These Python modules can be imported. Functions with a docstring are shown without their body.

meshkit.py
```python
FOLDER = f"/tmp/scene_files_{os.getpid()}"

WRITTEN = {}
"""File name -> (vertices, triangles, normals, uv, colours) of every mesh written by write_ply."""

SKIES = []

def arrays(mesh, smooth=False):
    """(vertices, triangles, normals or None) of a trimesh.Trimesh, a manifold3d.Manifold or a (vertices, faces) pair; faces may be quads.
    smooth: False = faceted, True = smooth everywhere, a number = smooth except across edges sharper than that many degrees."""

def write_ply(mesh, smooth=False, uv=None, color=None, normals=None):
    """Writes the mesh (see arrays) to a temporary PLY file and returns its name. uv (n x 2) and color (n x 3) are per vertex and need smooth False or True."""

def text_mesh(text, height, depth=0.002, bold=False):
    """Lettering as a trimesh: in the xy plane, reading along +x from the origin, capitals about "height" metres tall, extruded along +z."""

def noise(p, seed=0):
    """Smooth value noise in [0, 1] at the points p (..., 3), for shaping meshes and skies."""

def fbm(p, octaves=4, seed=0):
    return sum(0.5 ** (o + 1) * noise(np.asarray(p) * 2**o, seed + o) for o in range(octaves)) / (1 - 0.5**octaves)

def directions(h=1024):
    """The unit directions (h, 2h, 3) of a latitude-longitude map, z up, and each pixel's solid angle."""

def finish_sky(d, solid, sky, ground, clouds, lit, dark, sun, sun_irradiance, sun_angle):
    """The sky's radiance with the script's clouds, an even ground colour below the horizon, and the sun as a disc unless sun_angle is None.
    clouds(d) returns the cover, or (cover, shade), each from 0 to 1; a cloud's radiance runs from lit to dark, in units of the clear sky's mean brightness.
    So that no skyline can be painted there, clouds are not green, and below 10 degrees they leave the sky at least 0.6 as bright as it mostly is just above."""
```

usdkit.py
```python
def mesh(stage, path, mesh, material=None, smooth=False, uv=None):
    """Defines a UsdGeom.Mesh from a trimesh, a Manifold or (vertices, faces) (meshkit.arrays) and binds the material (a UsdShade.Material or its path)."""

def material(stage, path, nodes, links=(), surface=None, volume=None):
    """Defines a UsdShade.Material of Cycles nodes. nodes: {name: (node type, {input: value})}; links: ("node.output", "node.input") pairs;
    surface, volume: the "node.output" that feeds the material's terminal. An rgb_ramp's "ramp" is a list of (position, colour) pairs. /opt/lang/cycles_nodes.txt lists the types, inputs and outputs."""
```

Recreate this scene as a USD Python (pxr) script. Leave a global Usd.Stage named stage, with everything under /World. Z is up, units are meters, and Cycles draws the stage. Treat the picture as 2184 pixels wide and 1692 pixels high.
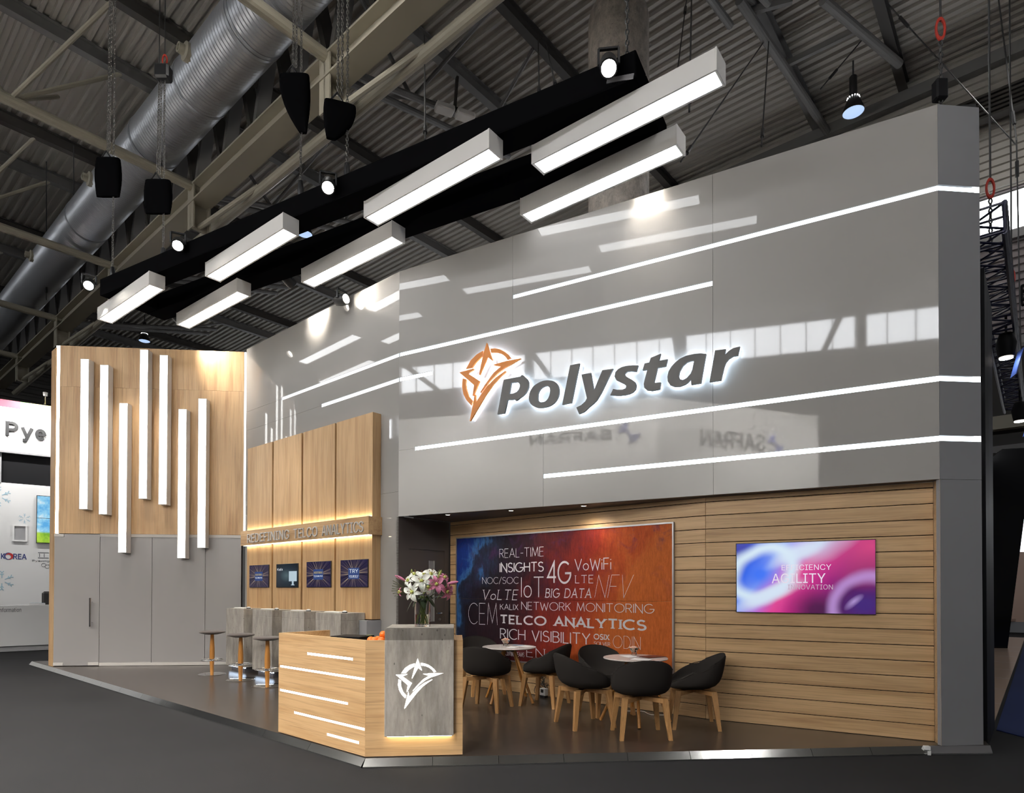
import math, random, numpy as np, trimesh, usdkit, meshkit
from pxr import Usd, UsdGeom, UsdLux, Gf, Sdf
from shapely.geometry import Polygon, LineString, Point, box as sbox
from shapely.ops import unary_union
from shapely import affinity

stage = Usd.Stage.CreateInMemory()
UsdGeom.SetStageUpAxis(stage, UsdGeom.Tokens.z); UsdGeom.SetStageMetersPerUnit(stage, 1.0)
world = UsdGeom.Xform.Define(stage, '/World'); stage.SetDefaultPrim(world.GetPrim())
UsdGeom.Scope.Define(stage, '/World/Looks'); UsdGeom.Scope.Define(stage, '/World/Lights')
PI = math.pi

# ------------------------------------------------------------------ camera
Z0 = 0.08                    # top of the platform above the hall floor; lengths below are measured from the platform top
EYE = 1.53
FPX, PITCH, ROLL, CY = 1329.357, 1.15745929e-02, 1.81487456e-03, 1241.34
EXPOSURE = 0.05
def _rot():
    f = np.array([0, math.cos(PITCH), math.sin(PITCH)]); r = np.array([1, 0, 0.]); u = np.cross(r, f)
    c, s = math.cos(ROLL), math.sin(ROLL)
    return c*r+s*u, -s*r+c*u, f
RIGHT, UP, FWD = _rot()
cam = UsdGeom.Camera.Define(stage, '/World/camera')
cam.CreateFocalLengthAttr(36*FPX/2184); cam.CreateHorizontalApertureAttr(36.0); cam.CreateVerticalApertureAttr(36*1692/2184)
cam.CreateVerticalApertureOffsetAttr((CY-846)/2184*36); cam.CreateClippingRangeAttr(Gf.Vec2f(.05, 400)); cam.CreateExposureAttr(EXPOSURE)
_m = Gf.Matrix4d(*RIGHT, 0, *UP, 0, *(-FWD), 0, 0, 0, EYE+Z0, 1)
cam.AddTransformOp().Set(_m)

# ------------------------------------------------------------------ light
dome = UsdLux.DomeLight.Define(stage, '/World/Lights/hall_air'); dome.CreateIntensityAttr(0.02); dome.CreateColorAttr(Gf.Vec3f(1, .97, .93))
def aim(p, q):
    z = np.array(p, float)-np.array(q, float); z /= np.linalg.norm(z)
    x = np.cross([0, 0, 1.], z); x = x/np.linalg.norm(x) if np.linalg.norm(x) > 1e-6 else np.array([1., 0, 0]); y = np.cross(z, x)
    return Gf.Matrix4d(*map(float, x), 0, *map(float, y), 0, *map(float, z), 0, float(p[0]), float(p[1]), float(p[2])+Z0, 1)
def disk_light(name, p, q, r, inten, col=(1, 1, 1)):
    l = UsdLux.DiskLight.Define(stage, '/World/Lights/'+name); l.CreateRadiusAttr(r); l.CreateIntensityAttr(inten); l.CreateColorAttr(Gf.Vec3f(*col)); l.AddTransformOp().Set(aim(p, q)); return l
SPOT = 6.0
def spot(name, p, q, inten, cone, r=.05, soft=.6, col=(1, .93, .83)):
    l = UsdLux.SphereLight.Define(stage, '/World/Lights/'+name); l.CreateRadiusAttr(r); l.CreateIntensityAttr(inten*SPOT); l.CreateColorAttr(Gf.Vec3f(*col))
    s = UsdLux.ShapingAPI.Apply(l.GetPrim()); s.CreateShapingConeAngleAttr(cone); s.CreateShapingConeSoftnessAttr(soft); l.AddTransformOp().Set(aim(p, q)); return l
HALL = 125.0
_k = 0
for a in (-8, 0, 8, 16, 24):                       # the hall's own high-bay lamps, in rows along the roof trusses
    for b in (-9, -2, 4.5, 13.5):
        _k += 1
        if _k in (5, 6, 9, 10, 12, 15, 16, 18, 19, 20): continue
        # position = a along the truss direction, b across it
        _x, _y = a*-.7618+b*.6478, a*.6478+b*.7618
        disk_light(f'high_bay_{_k:03d}', (_x, _y, 11.3), (_x, _y, 0), .22, HALL, (1, .98, .95))

# ------------------------------------------------------------------ geometry of the view and of the stand
dirv = lambda t: np.array([math.sin(t), math.cos(t), 0.])
dA, dB, dC = dirv(-1.06605063), dirv(-0.866044553), dirv(1.48000199)     # fascia, side walls and hall grid, front edge
nrm = lambda d: np.array([d[1], -d[0], 0.])
nA, nB = nrm(dA), nrm(dB); dP = nB.copy()                                  # dP: across the hall grid
def ray(px, py):
    return RIGHT*((px-1092)/FPX)-UP*((py-CY)/FPX)+FWD
def G(px, py, z=0.):
    d = ray(px, py); return d*((z-EYE)/d[2])+[0, 0, EYE]
def W(p0, d, px, py):
    n = nrm(d); r = ray(px, py); return r*((n@np.array(p0, float))/(n@r))+[0, 0, EYE]
class Frame:
    """A vertical plane: local x runs rightwards along it as seen from the aisle, local y into it, z up."""
    def __init__(s, p0, e1):
        s.o = np.array([p0[0], p0[1], 0.]); s.e = np.array(e1, float); s.e[2] = 0; s.y = np.array([-s.e[1], s.e[0], 0]); s.rz = math.degrees(math.atan2(s.e[1], s.e[0]))
    def at(s, px, py, off=0.):
        X = W(s.o+s.y*off, s.e, px, py); return float((X-s.o)@s.e), float(X[2])
    def world(s, x, y=0., z=0.): return s.o+s.e*x+s.y*y+[0, 0, z]
COL = G(2008, 1591.5)
FA = Frame(COL, -dA)
J = W(COL, dA, 852.4, 578.9); J[2] = 0
FB = Frame(J, -dB)
PL = G(1994, 1582.9); PL[2] = 0
FPA = Frame(PL, -dA)
QB = W(PL, dA, 1505, 1300); QB[2] = 0
FD = Frame(QB, -dB)
EE = W(QB, dB, 960, 1250); EE[2] = 0
FDOOR = Frame(J, dP)
FCOL = Frame(COL, dC)
GL = G(134, 1421.8); GL[2] = 0
FG = Frame(GL, dC)
CC = G(778.6, 1616.5); CC[2] = 0
FCB, FCC = Frame(CC, -dB), Frame(CC, dC)
TOP = 6.347; FB_Z = 2.62

# ------------------------------------------------------------------ helpers: materials
class NG:
    def __init__(s): s.n, s.l, s.k = {}, [], 0
    def __call__(s, kind, **kw):
        s.k += 1; nm = f'n{s.k}'; inp = {}
        for k, v in kw.items():
            if isinstance(v, str) and v.startswith('@'): s.l.append((v[1:], f'{nm}.{k}'))
            else: inp[k] = v
        s.n[nm] = (kind, inp); return '@'+nm
    def mat(s, name, surf): return usdkit.material(stage, '/World/Looks/'+name, s.n, s.l, surface=surf[1:])
M = {}
def plain(name, col, rough=.5, metal=0., **kw):
    g = NG(); p = g('principled_bsdf', base_color=col, roughness=rough, metallic=metal, **kw); M[name] = g.mat(name, p+'.BSDF')
def emit(name, col, st, base=None):
    base = base or ((.01, .01, .012) if name.startswith(('screen', 'highbay')) else (.8, .8, .8))
    g = NG(); p = g('principled_bsdf', base_color=base, roughness=.4, emission_color=col, emission_strength=st); M[name] = g.mat(name, p+'.BSDF')
def wood(name, axis, c1, c2, c3, rough=.45, fine=1.0):
    g = NG(); tc = g('texture_coordinate'); oi = g('object_info')
    off = g('vector_math', math_type='scale', vector1=(7.3, 3.1, 5.7), scale=oi+'.random'); v = g('vector_math', math_type='add', vector1=tc+'.object', vector2=off+'.vector')
    sc = {'z': (9, 9, .55), 'x': (.55, 9, 9)}[axis]; sf = {'z': (70, 70, 1.6), 'x': (1.6, 70, 70)}[axis]
    m1 = g('mapping', vector=v+'.vector', scale=tuple(q*fine for q in sc)); n1 = g('noise_texture', vector=m1+'.vector', scale=1., detail=5., roughness=.6, distortion=.5)
    m2 = g('mapping', vector=v+'.vector', scale=tuple(q*fine for q in sf)); n2 = g('noise_texture', vector=m2+'.vector', scale=1., detail=3., roughness=.55)
    r = g('rgb_ramp', fac=n1+'.fac', ramp=[(.28, c3), (.42, c2), (.55, c1), (.75, tuple(min(1, q*1.08) for q in c1))])
    r2 = g('rgb_ramp', fac=n2+'.fac', ramp=[(.32, (.68, .66, .62)), (.5, (.97, .97, .97)), (.7, (1, 1, 1))])
    mx = g('mix_color', blend_type='multiply', fac=.75, a=r+'.color', b=r2+'.color')
    br = g('map_range', value=oi+'.random', from_min=0., from_max=1., to_min=.93, to_max=1.05); mb = g('vector_math', math_type='scale', vector1=mx+'.result', scale=br+'.result')
    bp = g('bump', height=n2+'.fac', strength=.08, distance=.002)
    p = g('principled_bsdf', base_color=mb+'.vector', roughness=rough, normal=bp+'.normal'); M[name] = g.mat(name, p+'.BSDF')
WC = ((.60, .385, .195), (.53, .325, .155), (.42, .235, .10))
wood('oak_vertical', 'z', *WC); wood('oak_horizontal', 'x', *WC)
wood('oak_plank', 'x', (.66, .43, .22), (.57, .36, .175), (.40, .235, .105))
wood('beech', 'z', (.50, .27, .105), (.45, .235, .085), (.38, .19, .065), fine=2.)
wood('honey_wood', 'z', (.50, .22, .05), (.45, .19, .04), (.38, .15, .03), .35, fine=2.)
wood('edge_oak', 'x', (.60, .42, .24), (.54, .36, .20), (.46, .30, .15))
def concrete(name, tone, st=1.6):
    g = NG(); tc = g('texture_coordinate'); oi = g('object_info')
    off = g('vector_math', math_type='scale', vector1=(7.3, 3.1, 5.7), scale=oi+'.random'); v = g('vector_math', math_type='add', vector1=tc+'.object', vector2=off+'.vector')
    m1 = g('mapping', vector=v+'.vector', scale=(7, 7, st)); n1 = g('noise_texture', vector=m1+'.vector', scale=1., detail=7., roughness=.65)
    m2 = g('mapping', vector=v+'.vector', scale=(40, 40, st*4.4)); n2 = g('noise_texture', vector=m2+'.vector', scale=1., detail=4., roughness=.6)
    vo = g('mapping', vector=v+'.vector', scale=(16, 16, 9)); vt = g('voronoi_texture', vector=vo+'.vector', scale=1.)
    pit = g('map_range', value=vt+'.distance', from_min=.06, from_max=.12, to_min=.35, to_max=1., clamp=True)
    r = g('rgb_ramp', fac=n1+'.fac', ramp=[(.3, tuple(q*.62 for q in tone)), (.5, tone), (.68, tuple(q*1.35 for q in tone))])
    r2 = g('rgb_ramp', fac=n2+'.fac', ramp=[(.35, (.8, .79, .76)), (.6, (1, 1, 1))])
    mx = g('mix_color', blend_type='multiply', fac=.8, a=r+'.color', b=r2+'.color'); mp = g('vector_math', math_type='scale', vector1=mx+'.result', scale=pit+'.result')
    p = g('principled_bsdf', base_color=mp+'.vector', roughness=.55); M[name] = g.mat(name, p+'.BSDF')
concrete('concrete_laminate', (.36, .33, .295)); concrete('raw_concrete', (.46, .41, .36), 5.)
def carpet(name, c, sc=220., var=.25):
    g = NG(); tc = g('geometry'); n = g('noise_texture', vector=tc+'.position', scale=sc, detail=2.); n2 = g('noise_texture', vector=tc+'.position', scale=.6, detail=3.)
    r = g('rgb_ramp', fac=n+'.fac', ramp=[(.3, tuple(q*(1-var) for q in c)), (.7, tuple(q*(1+var) for q in c))]); s2 = g('map_range', value=n2+'.fac', from_min=.3, from_max=.7, to_min=.88, to_max=1.12)
    m = g('vector_math', math_type='scale', vector1=r+'.color', scale=s2+'.result'); b = g('bump', height=n+'.fac', strength=.5, distance=.004)
    p = g('principled_bsdf', base_color=m+'.vector', roughness=.95, normal=b+'.normal', specular_ior_level=.2); M[name] = g.mat(name, p+'.BSDF')
carpet('grey_carpet', (.016, .016, .017)); carpet('blue_carpet', (.012, .022, .085))
def lacquer(name, c, wav=.0):
    g = NG(); tc = g('geometry'); n = g('noise_texture', vector=tc+'.position', scale=.7, detail=1.); b = g('bump', height=n+'.fac', strength=wav, distance=.02)
    p = g('principled_bsdf', base_color=c, roughness=.035, ior=1.5, normal=b+'.normal', coat_weight=.25, coat_roughness=.02); M[name] = g.mat(name, p+'.BSDF')
lacquer('gloss_grey', (.335, .32, .305), .03)
plain('satin_grey', (.27, .27, .28), .35); plain('satin_grey_light', (.30, .30, .31), .4)
plain('platform_floor', (.046, .036, .029), .24, specular_ior_level=.65)
def mirror():
    g = NG(); tc = g('geometry'); n = g('noise_texture', vector=tc+'.position', scale=1.5, detail=2.); b = g('bump', height=n+'.fac', strength=.12, distance=.02)
    p = g('principled_bsdf', base_color=(.83, .83, .82), metallic=1., roughness=.14, normal=b+'.normal'); M['mirror_steel'] = g.mat('mirror_steel', p+'.BSDF')
mirror()
emit('led_white', (.80, .92, 1.), 1.25); emit('led_warm', (1., .88, .60), 16.); emit('led_cool', (.62, .78, 1.), 9.)
emit('lightbox_white', (.96, .985, 1.), 6.); emit('wall_lightbox', (1., .985, .94), 4.5); emit('counter_led', (1, 1, .98), 2.2)
emit('spot_glow', (1., .93, .80), 60.); emit('downlight_glow', (1, .92, .8), 25.); emit('halo_led', (.62, .80, 1.), 20.0); emit('highbay_glow', (.50, .68, 1.), .95); emit('highbay_blue', (.08, .12, 1.), 2.)
emit('daylight', (.93, .96, 1.), 11.0); emit('daylight_dim', (.93, .96, 1.), 3.); emit('soft_daylight', (.93, .96, 1.), 1.1)
plain('fixture_white', (.80, .775, .74), .45); plain('fixture_trim', (.35, .35, .34), .4)
plain('black_fabric', (.003, .003, .0034), .9, specular_ior_level=0.); plain('black_plastic', (.012, .012, .013), .4); plain('black_gloss', (.006, .006, .007), .08)
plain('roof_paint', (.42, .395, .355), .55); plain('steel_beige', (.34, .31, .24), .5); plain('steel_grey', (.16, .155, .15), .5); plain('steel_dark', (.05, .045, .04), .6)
plain('roof_wall', (.16, .135, .135), .6)
plain('duct_steel', (.40, .41, .43), .38, .6); plain('chrome', (.8, .8, .8), .08, 1.); plain('brushed_steel', (.5, .49, .47), .3, 1.); plain('chain_zinc', (.30, .29, .27), .35, .9); plain('cable_dark', (.03, .03, .03), .5)
plain('shackle_red', (.45, .03, .015), .4); plain('aluminium', (.42, .41, .42), .35, .8)
plain('chair_fabric', (.024, .021, .019), .95, specular_ior_level=.12); plain('stool_fabric', (.085, .068, .062), .9, sheen_weight=.2)
plain('table_white', (.72, .66, .63), .12); plain('paper_white', (.75, .75, .75), .6); plain('brochure_red', (.07, .018, .016), .35); plain('brochure_blue', (.08, .2, .4), .35)
plain('dark_partition', (.072, .060, .057), .5); plain('dark_gap', (.02, .012, .007), .8)
def frosted():
    g = NG(); p = g('principled_bsdf', base_color=(.30, .285, .28), roughness=.27, ior=1.5, specular_ior_level=.8); M['frosted_glass'] = g.mat('frosted_glass', p+'.BSDF')
frosted()
plain('rail_satin', (.52, .49, .46), .35); plain('letter_dark', (.043, .041, .038), .45); plain('logo_orange', (.72, .235, .03), .45); plain('letter_silver', (.62, .60, .58), .3, .1)
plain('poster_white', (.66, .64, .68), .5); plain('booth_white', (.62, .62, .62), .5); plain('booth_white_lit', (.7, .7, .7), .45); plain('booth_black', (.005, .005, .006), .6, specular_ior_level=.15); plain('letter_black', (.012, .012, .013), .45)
plain('letter_navy', (.03, .04, .16), .5); plain('letter_red', (.4, .02, .02), .5); plain('snow_blue', (.28, .42, .50), .5); plain('letter_grey', (.10, .10, .11), .5)
plain('band_red', (.35, .02, .05), .5); plain('band_green', (.12, .5, .06), .5); plain('band_yellow', (.7, .6, .2), .5); plain('band_blue', (.05, .12, .5), .5)
plain('navy_panel', (.004, .004, .012), .6, specular_ior_level=.2); plain('truss_blue', (.008, .009, .035), .4); plain('beige_floor', (.55, .40, .31), .18); plain('bench_pale', (.55, .38, .3), .4)
plain('lily_white', (.80, .80, .72), .5, subsurface_weight=.1); plain('lily_pink', (.55, .17, .29), .5, subsurface_weight=.1); plain('lily_throat', (.55, .6, .16), .5); plain('stamen_brown', (.16, .05, .01), .6)
plain('leaf_green', (.018, .035, .010), .4); plain('bud_green', (.24, .30, .06), .45); plain('stem_green', (.13, .17, .03), .4); plain('palm_green', (.06, .06, .025), .5)
plain('orange_peel', (.85, .17, .012), .4)
def glass(name, col=(1, 1, 1), ior=1.45):
    g = NG(); p = g('principled_bsdf', base_color=col, roughness=.01, ior=ior, transmission_weight=1.); M[name] = g.mat(name, p+'.BSDF')
glass('clear_glass'); glass('water', (.95, 1, .85), 1.33)
def pane():
    g = NG(); t = g('transparent_bsdf', color=(.85, .85, .82)); gl = g('glossy_bsdf', color=(1, 1, 1), roughness=.02); f = g('fresnel', IOR=1.5); mx = g('mix_closure', fac=f+'.fac', closure1=t+'.BSDF', closure2=gl+'.BSDF'); M['thin_pane'] = g.mat('thin_pane', mx+'.closure')
pane()
def candy():
    g = NG(); tc = g('texture_coordinate'); v = g('voronoi_texture', vector=tc+'.object', scale=45.); r = g('rgb_ramp', fac=v+'.color', ramp=[(.2, (.75, .3, .2)), (.5, (.8, .7, .6)), (.8, (.7, .45, .3))]); p = g('principled_bsdf', base_color=r+'.color', roughness=.3); M['candy'] = g.mat('candy', p+'.BSDF')
candy()

# ------------------------------------------------------------------ helpers: prims
USED = {}
def numbered(parent, name):
    k = USED.get((parent, name), 0); USED[(parent, name)] = k+1
    return f'{parent}/{name}' if k == 0 else f'{parent}/{name}_{k:03d}'
def tag(prim, label=None, cat=None, group=None, kind=None):
    for k, v in (('label', label), ('category', cat), ('group', group), ('kind', kind)):
        if v: prim.SetCustomDataByKey(k, v)
    return prim
def thing(name, label=None, cat=None, loc=(0, 0, 0), rz=0., group=None, kind=None):
    x = UsdGeom.Xform.Define(stage, numbered('/World', name)); x.AddTranslateOp().Set(Gf.Vec3d(float(loc[0]), float(loc[1]), float(loc[2])+Z0))
    if rz: x.AddRotateZOp().Set(float(rz))
    return tag(x.GetPrim(), label, cat, group, kind)
def on(frame, name, label=None, cat=None, x=0., y=0., z=0., group=None, kind=None):
    return thing(name, label, cat, frame.world(x, y, z), frame.rz, group, kind)
def part(parent, name, mesh, mat, label=None, kind=None, smooth=False, loc=None, rz=0.):
    g_ = usdkit.mesh(stage, numbered(str(parent.GetPath()), name), mesh, M[mat], smooth); p = g_.GetPrim()
    if loc is not None: g_.AddTranslateOp().Set(Gf.Vec3d(*map(float, loc))); g_.AddRotateZOp().Set(float(rz))
    return tag(p, label, None, None, kind)
def copy(src, label, loc, rz=0., group=None):
    was = src.GetCustomData(); nm = src.GetName(); base = nm[:-4] if nm[-4:-3] == '_' and nm[-3:].isdigit() else nm
    x = UsdGeom.Xform.Define(stage, numbered('/World', base)); x.GetPrim().GetReferences().AddInternalReference(src.GetPath())
    xf = UsdGeom.Xformable(x); xf.ClearXformOpOrder()
    x.AddTranslateOp().Set(Gf.Vec3d(float(loc[0]), float(loc[1]), float(loc[2])+Z0)); x.AddRotateZOp().Set(float(rz))
    x.GetPrim().SetInstanceable(True)
    return tag(x.GetPrim(), label, was.get('category'), group or was.get('group'))
cat_ = trimesh.util.concatenate
def bx(x0, x1, y0, y1, z0, z1):
    m = trimesh.creation.box((x1-x0, y1-y0, z1-z0)); m.apply_translation(((x0+x1)/2, (y0+y1)/2, (z0+z1)/2)); return m
def rbx(x0, x1, y0, y1, z0, z1, c=.004):
    P = []
    for X, sx in ((x0, 1), (x1, -1)):
        for Y, sy in ((y0, 1), (y1, -1)):
            for Z, sz in ((z0, 1), (z1, -1)):
                P += [(X, Y+sy*c, Z+sz*c), (X+sx*c, Y, Z+sz*c), (X+sx*c, Y+sy*c, Z)]
    return trimesh.Trimesh(P).convex_hull
def tube(p, q, r, n=10):
    p, q = np.array(p, float), np.array(q, float)
    return trimesh.creation.cylinder(radius=r, sections=n, segment=np.array([p, q]))
def beam(p, q, w, h):
    """Rectangular bar from p to q, w across and h high."""
    p, q = np.array(p, float), np.array(q, float); d = q-p; L = np.linalg.norm(d); d /= L
    s = np.cross(d, [0, 0, 1.]); s = s/np.linalg.norm(s) if np.linalg.norm(s) > 1e-6 else np.array([1., 0, 0]); u = np.cross(s, d)
    m = trimesh.creation.box((L, w, h)); T = np.eye(4); T[:3, 0], T[:3, 1], T[:3, 2], T[:3, 3] = d, -s, u, (p+q)/2; m.apply_transform(T); return m
def lathe(prof, n=32):
    return trimesh.creation.revolve(np.array(prof, float), sections=n)
def extr(poly, d, y=0.):
    """Shapely shape in (x, z) extruded towards the viewer by d from local y."""
    out = []
    for g in getattr(poly, 'geoms', [poly]):
        if g.is_empty or g.area < 1e-9: continue
        m = trimesh.creation.extrude_polygon(g, d, engine='earcut'); out.append(m)
    m = cat_(out); m.apply_transform([[1, 0, 0, 0], [0, 0, -1, y], [0, 1, 0, 0], [0, 0, 0, 1]]); return m     # (x, y, h) -> (x, y-h, z)
def prism(pts, z0, z1):
    m = trimesh.creation.extrude_polygon(Polygon([tuple(p[:2]) for p in pts]), z1-z0, engine='earcut'); m.apply_translation((0, 0, z0)); return m
def sweep(pts, r, n=6):
    return cat_([tube(a, b, r, n) for a, b in zip(pts[:-1], pts[1:])])
def inter_text(s, x0, z0, x1, z1, d, y=0., bold=False, fit_h=None):
    """Sans lettering fitted to a box on a vertical plane (capitals from z0 to z1)."""
    m = meshkit.text_mesh(s, 1.0, 1.0, bold); b = m.bounds; k = (x1-x0)/(b[1][0]-b[0][0]); h = (z1-z0)/1.03
    v = m.vertices.copy(); m.vertices = np.stack([x0+(v[:, 0]-b[0][0])*k, y-v[:, 2]*d, z0+v[:, 1]*h], 1); return m

# stroke lettering for the poster
def arc(cx, cy, rx, ry, a0, a1, n=14): return [(cx+rx*math.cos(math.radians(a)), cy+ry*math.sin(math.radians(a))) for a in np.linspace(a0, a1, n)]
GL_ = {'A': (.72, [[(0, 0), (.36, 1), (.72, 0)], [(.13, .34), (.59, .34)]]), 'B': (.56, [[(0, 0), (0, 1), (.26, 1)]+arc(.26, .765, .25, .235, 90, -90)+[(0, .53)], [(.26, .53)]+arc(.28, .265, .28, .265, 90, -90)+[(0, 0)]]),
 'C': (.76, [arc(.46, .5, .46, .5, 48, 312, 24)]), 'D': (.70, [[(0, 0), (0, 1), (.26, 1)]+arc(.26, .5, .44, .5, 90, -90, 20)+[(0, 0)]]), 'E': (.5, [[(.5, 1), (0, 1), (0, 0), (.5, 0)], [(0, .52), (.44, .52)]]),
 'F': (.48, [[(.48, 1), (0, 1), (0, 0)], [(0, .5), (.42, .5)]]), 'G': (.86, [arc(.46, .5, .46, .5, 48, 345, 26)+[(.9, .46), (.5, .46)]]), 'H': (.64, [[(0, 0), (0, 1)], [(.64, 0), (.64, 1)], [(0, .52), (.64, .52)]]), 'I': (.02, [[(.01, 0), (.01, 1)]]),
 'K': (.56, [[(0, 0), (0, 1)], [(.54, 1), (.02, .45)], [(.18, .6), (.56, 0)]]), 'L': (.46, [[(0, 1), (0, 0), (.46, 0)]]), 'M': (.82, [[(0, 0), (.1, 1), (.41, .1), (.72, 1), (.82, 0)]]), 'N': (.66, [[(0, 0), (0, 1), (.66, 0), (.66, 1)]]),
 'O': (.96, [arc(.48, .5, .48, .5, 0, 360, 32)]), 'P': (.52, [[(0, 0), (0, 1), (.26, 1)]+arc(.26, .74, .26, .26, 90, -90)+[(0, .48)]]), 'R': (.56, [[(0, 0), (0, 1), (.27, 1)]+arc(.27, .74, .26, .26, 90, -90)+[(0, .48)], [(.27, .48), (.56, 0)]]),
 'S': (.56, [arc(.28, .755, .25, .245, 30, 270, 14)+arc(.28, .255, .28, .255, 90, -150, 14)[1:]]), 'T': (.66, [[(0, 1), (.66, 1)], [(.33, 1), (.33, 0)]]), 'U': (.62, [[(0, 1), (0, .31)]+arc(.31, .31, .31, .31, 180, 360, 14)+[(.62, 1)]]),
 'V': (.68, [[(0, 1), (.34, 0), (.68, 1)]]), 'W': (.96, [[(0, 1), (.24, 0), (.48, .8), (.72, 0), (.96, 1)]]), 'X': (.62, [[(0, 0), (.6, 1)], [(.02, 1), (.62, 0)]]), 'Y': (.64, [[(0, 1), (.32, .48), (.64, 1)], [(.32, .48), (.32, 0)]]),
 '-': (.34, [[(0, .42), (.34, .42)]]), '/': (.42, [[(0, -.06), (.42, 1.06)]]), '4': (.62, [[(.48, 0), (.48, 1), (0, .28), (.62, .28)]]), 'y': (.56, [[(0, .70), (.28, .02)], [(.56, .70), (.20, -.20), (.02, -.20)]]), 'e': (.58, [[(.06, .33), (.50, .33)]+arc(.28, .33, .26, .30, 8, 315, 26)]), 'o': (.52, [arc(.26, .28, .26, .28, 0, 360, 24)]), 'i': (.02, [[(.01, 0), (.01, .62)], [(.01, .82), (.01, .9)]]), ' ': (.34, [])}
def stroke_words(s, weight, serif=False, shear=0., gap=.17):
    """One shape per word, set one after the other."""
    x, out, words = 0., [], []
    k = 1.22 if serif else 1.
    for ch in s+' ':
        w, pl = GL_[ch]; w *= k
        if ch == ' ' and out: words.append(unary_union(out)); out = []
        for p in pl:
            p = [(a*k, b) for a, b in p]
            out.append(LineString([(x+a, b) for a, b in p]).buffer(weight/2, cap_style=2, join_style=2, mitre_limit=2.5))
            if serif:
                for (a, b), (c, d) in ((p[0], p[1]), (p[-1], p[-2])):
                    if (b < .02 or (b > .98 and ch != 'T')) and abs(d-b) > 1.2*abs(c-a): out.append(sbox(x+a-weight*.5-.09, b-(weight*.1 if b < .5 else weight*.4), x+a+weight*.5+.09, b+(weight*.4 if b < .5 else weight*.1)))
        x += w+gap+(.12 if serif else 0)
    return [affinity.affine_transform(u, [1, shear, 0, 1, 0, 0]) if shear else u for u in words]
def stroke_text(s, weight, serif=False, shear=0., gap=.17): return unary_union(stroke_words(s, weight, serif, shear, gap))
def fit(poly, x0, z0, x1, z1):
    a = poly.bounds; kx, kz = (x1-x0)/(a[2]-a[0]), (z1-z0)/(a[3]-a[1]); return affinity.affine_transform(poly, [kx, 0, 0, kz, x0-a[0]*kx, z0-a[1]*kz])

# ------------------------------------------------------------------ the hall
HALLF = Frame((0, 0, 0), -dB)                     # local x: along the trusses (towards the right), y: across the hall, away from the camera
ROOF = 13.0; Y0, Y1, X0, X1 = -14.0, 16.4, -36.0, 22.0
def hall(X):                                        # world point -> (x, y, z) of the hall grid
    d = np.array(X, float); return float(d@HALLF.e), float(d@HALLF.y), float(d[2])
fl = on(HALLF, 'floor', kind='structure', z=-.08)
part(fl, 'carpet', bx(X0, X1, Y0, Y1+16, -.05, 0), 'grey_carpet')
ce = on(HALLF, 'ceiling', kind='structure')
def corrugated(x0, x1, y0, y1, per, dep):
    """Trapezoidal sheet: ribs along x, profile across y, underside at z 0."""
    n = int((y1-y0)/per); ys, zs = [], []
    for k in range(n+1):
        b = y0+k*per; ys += [b, b+per*.30, b+per*.40, b+per*.90]; zs += [0, 0, dep, dep]
    n = len(ys); v = [(x0, a, b) for a, b in zip(ys, zs)]+[(x1, a, b) for a, b in zip(ys, zs)]
    f = [(i, n+i, n+i+1, i+1) for i in range(n-1)]
    return np.array(v, float), np.array(f)
v, f = corrugated(X0, X1, Y0, Y1, .21, .055); v[:, 2] += ROOF
part(ce, 'roof_deck', (v, f), 'roof_paint')
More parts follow.
